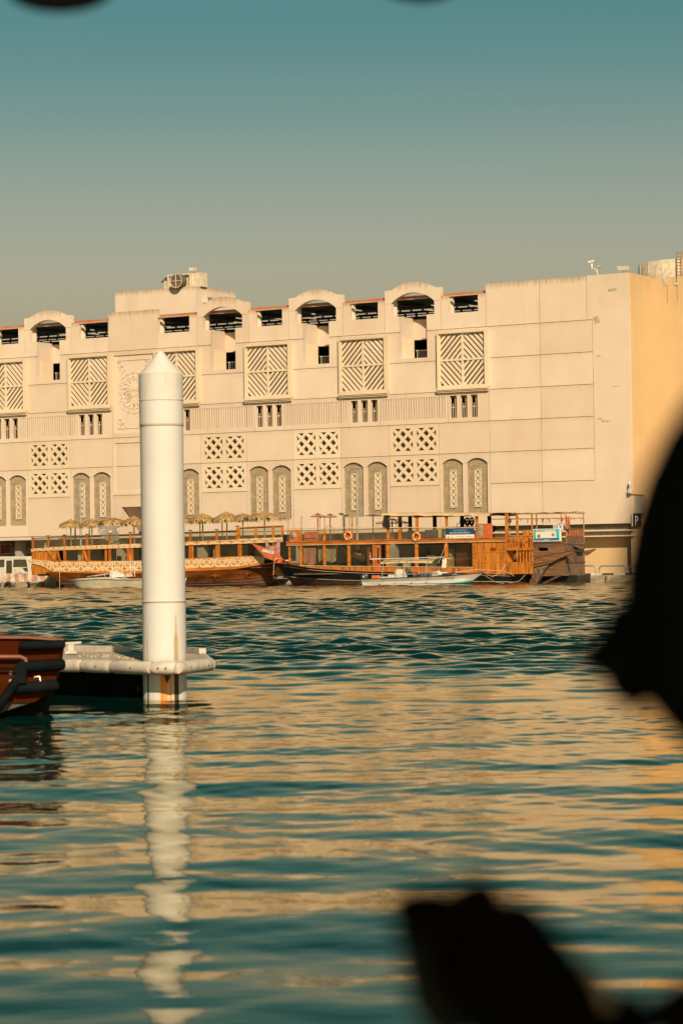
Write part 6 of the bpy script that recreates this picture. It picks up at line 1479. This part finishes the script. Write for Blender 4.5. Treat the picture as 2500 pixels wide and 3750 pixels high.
part('fender_bar', G().tube([wp(-200, 2446, -.09), wp(75, 2448, -.09)], .016, 6), M['blackfoam'], Ob)
part('fender_post', G().bar(wp(84, 2430, -.12), wp(82, 2500, -.12), .13, .1), M['blackfoam'], Ob)
part('mooring_strop', G().tube([wp(70, 2488, -.14), wp(20, 2560, -.14), wp(-40, 2640, -.14)], .055, 8), M['blackfoam'], Ob)
p = wp(143, 2479, -.1); part('shackle', G().tube([(p[0] - .04, p[1], p[2]), (p[0] + .02, p[1], p[2] + .01), (p[0] + .03, p[1], p[2] - .05)], .014, 6), M['stainless'], Ob)
for py in (2465, 2494): p = wp(40, py, -.01); part('bolt', G().lathe([(0, -.01), (.02, -.008), (.022, .01)], p, 10, axis='y'), M['grey'], Ob)

# ------------------------------------------------------------------ the passenger boat the view is taken from, and the person beside the viewer
M['canvas'] = mat('dark_canvas', (.03, .032, .026), .9, .2, 6)
pbt = thing('passenger_boat', 'dark canopied passenger boat whose canopy straps hang at the top edge', 'boat', (0, 0, 0), fm=ID)
part('hull', G().grid([[(-1.5, -4, .55), (-1.65, -1, .5), (-1.6, 1, .52), (-1.2, 2.4, .6), (0, 3.4, .75)], [(-.9, -4, -.35), (-1.1, -1, -.4), (-1.0, 1, -.4), (-.6, 2.2, -.35), (0, 3.0, -.2)], [(.9, -4, -.35), (1.1, -1, -.4), (1.0, 1, -.4), (.6, 2.2, -.35), (0, 3.0, -.2)], [(1.5, -4, .55), (1.65, -1, .5), (1.6, 1, .52), (1.2, 2.4, .6), (0, 3.4, .75)]]), M['darkwood'], pbt)
part('deck', G().add([(-1.5, -4, .42), (1.5, -4, .42), (1.6, 1, .42), (1.15, 2.3, .42), (-1.15, 2.3, .42), (-1.6, 1, .42)], [(0, 1, 2, 3, 4, 5)]), M['oldwood'], pbt)
part('bench', G().box(.22, 1.1, .2, 2.0, .80, .86).box(.3, 1.0, .3, 1.9, .42, .80), M['darkwood'], pbt)
part('canopy_roof', G().box(-1.7, 1.7, -4, 2.62, 2.36, 2.42), M['canvas'], pbt)
for x in (-1.55, 1.55):
    for y in (-3.5, -.6, 2.3): part('canopy_post', G().tube([(x * (.85 if y > 2 else 1), y, .4), (x, y, 2.36)], .035, 8), M['darkwood'], pbt)
p0 = W(222, 44, 2.62); p1 = W(1545, 6, 2.62)
for k, (x, zb, hw) in enumerate(((p0.x - .70, p0.z + .03, .045), (p0.x - .36, p0.z + .02, .045), (p0.x, p0.z, .052), (p1.x, p1.z, .043), (p1.x + .35, p1.z + .03, .043), (p1.x + .7, p1.z + .03, .043))):
    pts = [(x - hw, 2.40), (x - hw, zb + .03)] + [(x - hw*math.cos(a), zb + .022 - .022*math.sin(a)) for a in [q*math.pi/8 for q in range(1, 8)]] + [(x + hw, zb + .022), (x + hw, 2.40)]
    part('canopy_strap', G().plate(pts[::-1], 2.60, 2.625, back=True), M['canvas'], pbt)

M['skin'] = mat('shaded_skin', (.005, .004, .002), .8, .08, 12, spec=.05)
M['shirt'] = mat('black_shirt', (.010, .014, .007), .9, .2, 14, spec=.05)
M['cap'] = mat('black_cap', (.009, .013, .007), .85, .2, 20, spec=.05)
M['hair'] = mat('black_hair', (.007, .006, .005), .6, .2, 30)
def skin_mesh(name, verts, edges, m, parent, root=0, sub=2):
    me = bpy.data.meshes.new(name); b = BASE[parent.name]
    me.from_pydata([(v[0]-b[0], v[1]-b[1], v[2]-b[2]) for v in verts], edges, [])
    o = bpy.data.objects.new(name, me); COL.objects.link(o)
    md = o.modifiers.new('skin', 'SKIN'); md.use_smooth_shade = True; o.modifiers.new('sub', 'SUBSURF').levels = sub
    for i, v in enumerate(verts):
        sv = me.skin_vertices[0].data[i]; r = v[3]; sv.radius = (r, r) if not isinstance(r, tuple) else r; sv.use_root = (i == root)
    dg = bpy.context.evaluated_depsgraph_get(); dg.update()
    m2 = bpy.data.meshes.new_from_object(o.evaluated_get(dg)); m2.name = name
    bpy.data.objects.remove(o); m2.materials.clear(); m2.materials.append(m)
    m2.polygons.foreach_set('use_smooth', [True] * len(m2.polygons))
    o2 = bpy.data.objects.new(name, m2); COL.objects.link(o2); o2.parent = parent; BASE[o2.name] = b
    return o2
dH = 1.25
hc = W(3150, 2130, dH)      # head centre
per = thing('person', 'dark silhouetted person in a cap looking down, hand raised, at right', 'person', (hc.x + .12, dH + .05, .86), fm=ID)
hx, hy, hz = hc
hand = W(1830, 3540, 1.12)
sh_n = (hx + .10, hy - .14, hz - .30, .062); sh_f = (hx + .10, hy + .20, hz - .30, .062)
el_n = (hand.x + .20, hand.y - .03, hand.z - .20, .045); wr = (hand.x + .034, hand.y, hand.z - .045, .032)
el_f = (hand.x + .26, hand.y + .16, hand.z - .13, .045); wf = (hand.x + .135, hand.y + .12, hand.z - .055, .028)
px_, py_ = hx + .20, hy + .03
V = [(px_, py_, .97, (.15, .12)), (px_ - .01, py_, 1.12, (.14, .11)), (px_ - .05, py_, 1.28, (.16, .12)), (hx + .10, hy + .03, hz - .27, (.13, .10)), (hx + .07, hy + .02, hz - .16, .058), (hx + .025, hy, hz - .085, (.085, .07)), (hx + .01, hy, hz - .035, (.135, .135)), (hx + .01, hy, hz + .02, (.138, .138)),
     sh_n, el_n, wr, sh_f, el_f, wf,
     (px_ - .12, py_ - .11, .96, .085), (px_ - .42, py_ - .13, .95, .062), (px_ - .42, py_ - .13, .56, .045), (px_ - .48, py_ - .13, .47, .035),
     (px_ - .12, py_ + .15, .96, .085), (px_ - .42, py_ + .17, .95, .062), (px_ - .40, py_ + .17, .56, .045), (px_ - .46, py_ + .17, .47, .035)]
Ed = [(0,1),(1,2),(2,3),(3,4),(4,5),(5,6),(6,7),(3,8),(8,9),(9,10),(3,11),(11,12),(12,13),(0,14),(14,15),(15,16),(16,17),(0,18),(18,19),(19,20),(20,21)]
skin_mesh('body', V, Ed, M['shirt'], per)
# face: nose, chin, ear under the cap
g = G().lathe([(0, -.03), (.012, -.02), (.018, 0), (.012, .02), (0, .025)], (hx - .105, hy, hz - .03), 10)
part('nose', g, M['skin'], per)
part('ear', G().lathe([(0, -.008), (.02, -.006), (.03, .0), (.022, .006), (0, .004)], (hx + .02, hy - .085, hz - .02), 12, axis='y'), M['skin'], per)
for s in (-1, 1): part('eye', G().lathe([(0, -.012), (.009, -.008), (.012, 0), (.009, .008), (0, .012)], (hx - .095, hy + s*.032, hz + .008), 8), M['skin'], per)
part('mouth', G().tube([(hx - .060, hy - .022, hz - .072), (hx - .067, hy, hz - .070), (hx - .060, hy + .022, hz - .072)], .006, 6), M['skin'], per)
# cap with its peak dipping to the left
g = G(); rows = []
for i in range(11):
    t = i / 10 * math.pi / 2; rows.append([(hx + .1115*math.cos(t)*math.cos(a), hy + .098*math.cos(t)*math.sin(a), hz - .002 + .134*math.sin(t) + .012*math.cos(a)*math.cos(t)) for a in [k*math.pi/14 for k in range(28)]])
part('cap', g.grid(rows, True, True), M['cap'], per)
tip = W(2085, 2405, dH); ra, rb = W(2330, 2085, dH), W(2345, 2395, dH)
g = G(); rows = []
for i in range(7):
    u = i / 6; row = []
    for k in range(13):
        v = k / 12; w = .062 * (1 - u * .84) ** .8; mid = ra.lerp(rb, .3).lerp(tip, u); rootp = Vector((hx - .085, hy, hz - .02 ))
        st = W(2385, 2165, dH); mid = st.lerp(tip, u)
        row.append((mid.x + .012*(2*v-1)**2, hy + (2*v-1)*w, mid.z - .006*(2*v-1)**2 + .013*(2*v-1)*(1 - u*.84)))
    rows.append(row)
rows2 = [[(p[0] + .003, p[1], p[2] - .004) for p in r] for r in rows]
part('cap_peak', g.grid(rows).grid(rows2), M['cap'], per)
part('hair', G().grid([[(hx + .03 + .085*math.cos(a), hy + .088*math.sin(a), hz - .02 - .02*t) for a in [math.pi*(-.55 + 1.1*k/10) for k in range(11)]] for t in (0, 1, 2, 3, 4)]), M['hair'], per)
# the near hand: palm, four fingers closed round a phone, thumb up
dN = 1.12
def hp(px, py, r, dy=0): P = W(px - 80, py - 85, dN); return (P.x, P.y + dy, P.z, r)
skin_mesh('palm', [(wr[0], wr[1], wr[2], .030), hp(1960, 3680, (.034, .030)), hp(1850, 3540, (.031, .030)), hp(1790, 3430, (.022, .026))], [(0, 1), (1, 2), (2, 3)], M['skin'], per)
for k in range(4):
    dy = -.03 + k*.02; o = (0, -12, 6, 34)[k]; l = (0, -14, -4, 26)[k]
    skin_mesh('finger', [hp(1800, 3470 + o, .0105, dy), hp(1690 + l, 3405 + o, .0100, dy), hp(1575 + l, 3400 + o, .0095, dy), hp(1548 + l, 3470 + o, .0085, dy)], [(0, 1), (1, 2), (2, 3)], M['skin'], per)
skin_mesh('thumb', [hp(1880, 3520, .014, -.03), hp(1835, 3420, .0135, -.035), hp(1795, 3330, .0125, -.035), hp(1768, 3262, .010, -.033)], [(0, 1), (1, 2), (2, 3)], M['skin'], per)
ph = [W(a - 80, b - 85, dN) for a, b in ((1490, 3352), (1725, 3345), (1870, 3900), (1610, 3910))]
c0 = W(1625, 3525, dN)
phone = thing('smartphone', 'dark smartphone held upright in the raised hand', 'phone', tuple(c0), fm=ID)
def rounded(P, r=.016):
    out = []
    for i_, p in enumerate(P):
        a, b = P[i_-1], P[(i_+1) % 4]; d1, d2 = (a-p).normalized(), (b-p).normalized(); out += [p + d1*r, p + d1*r*.3 + d2*r*.3, p + d2*r]
    return [(q.x, q.z) for q in out]
M['phone'] = mat('black_phone', (.008, .011, .006), .6, .1, 5, spec=.1)
part('case', G().plate(rounded(ph)[::-1], dN - .006, dN + .004, back=True), M['phone'], phone)
part('lens', G().lathe([(0, -.0075), (.006, -.0072), (.007, -.006)], (ph[0].x + .014, dN, ph[0].z - .016), 12, axis='y'), M['phone'], phone)
M['bright_patch'] = mat('beige_bright_patch', (.62, .47, .27), .9, .1, 20)  # for an added pale oval standing in for light caught beside the arm
ca, cb = W(2095, 3545, 1.2), W(2205, 3700, 1.2)
part('bright_patch', G().tube([ca, ca.lerp(cb, .15), ca.lerp(cb, .85), cb], [.005, .008, .008, .006], 12), M['bright_patch'], per, 'pale beige patch of light by the arm')
for f, nm in ((wf, 'far_palm'),):
    skin_mesh(nm, [(f[0], f[1], f[2], .027), (f[0] - .035, f[1], f[2] + .015, (.03, .02)), (f[0] - .06, f[1], f[2] + .012, (.024, .016))], [(0, 1), (1, 2)], M['skin'], per)
    for k in range(4):
        y0 = f[1] - .026 + k*.018; skin_mesh('finger', [(f[0] - .06, y0, f[2] + .014, .009), (f[0] - .085, y0, f[2] + .012, .0088), (f[0] - .098, y0, f[2] - .006, .008), (f[0] - .088, y0, f[2] - .022, .0075)], [(0, 1), (1, 2), (2, 3)], M['skin'], per)
    skin_mesh('thumb', [(f[0] - .02, f[1] - .022, f[2] + .01, .012), (f[0] - .045, f[1] - .036, f[2] + .022, .0105), (f[0] - .068, f[1] - .036, f[2] + .02, .009)], [(0, 1), (1, 2)], M['skin'], per)
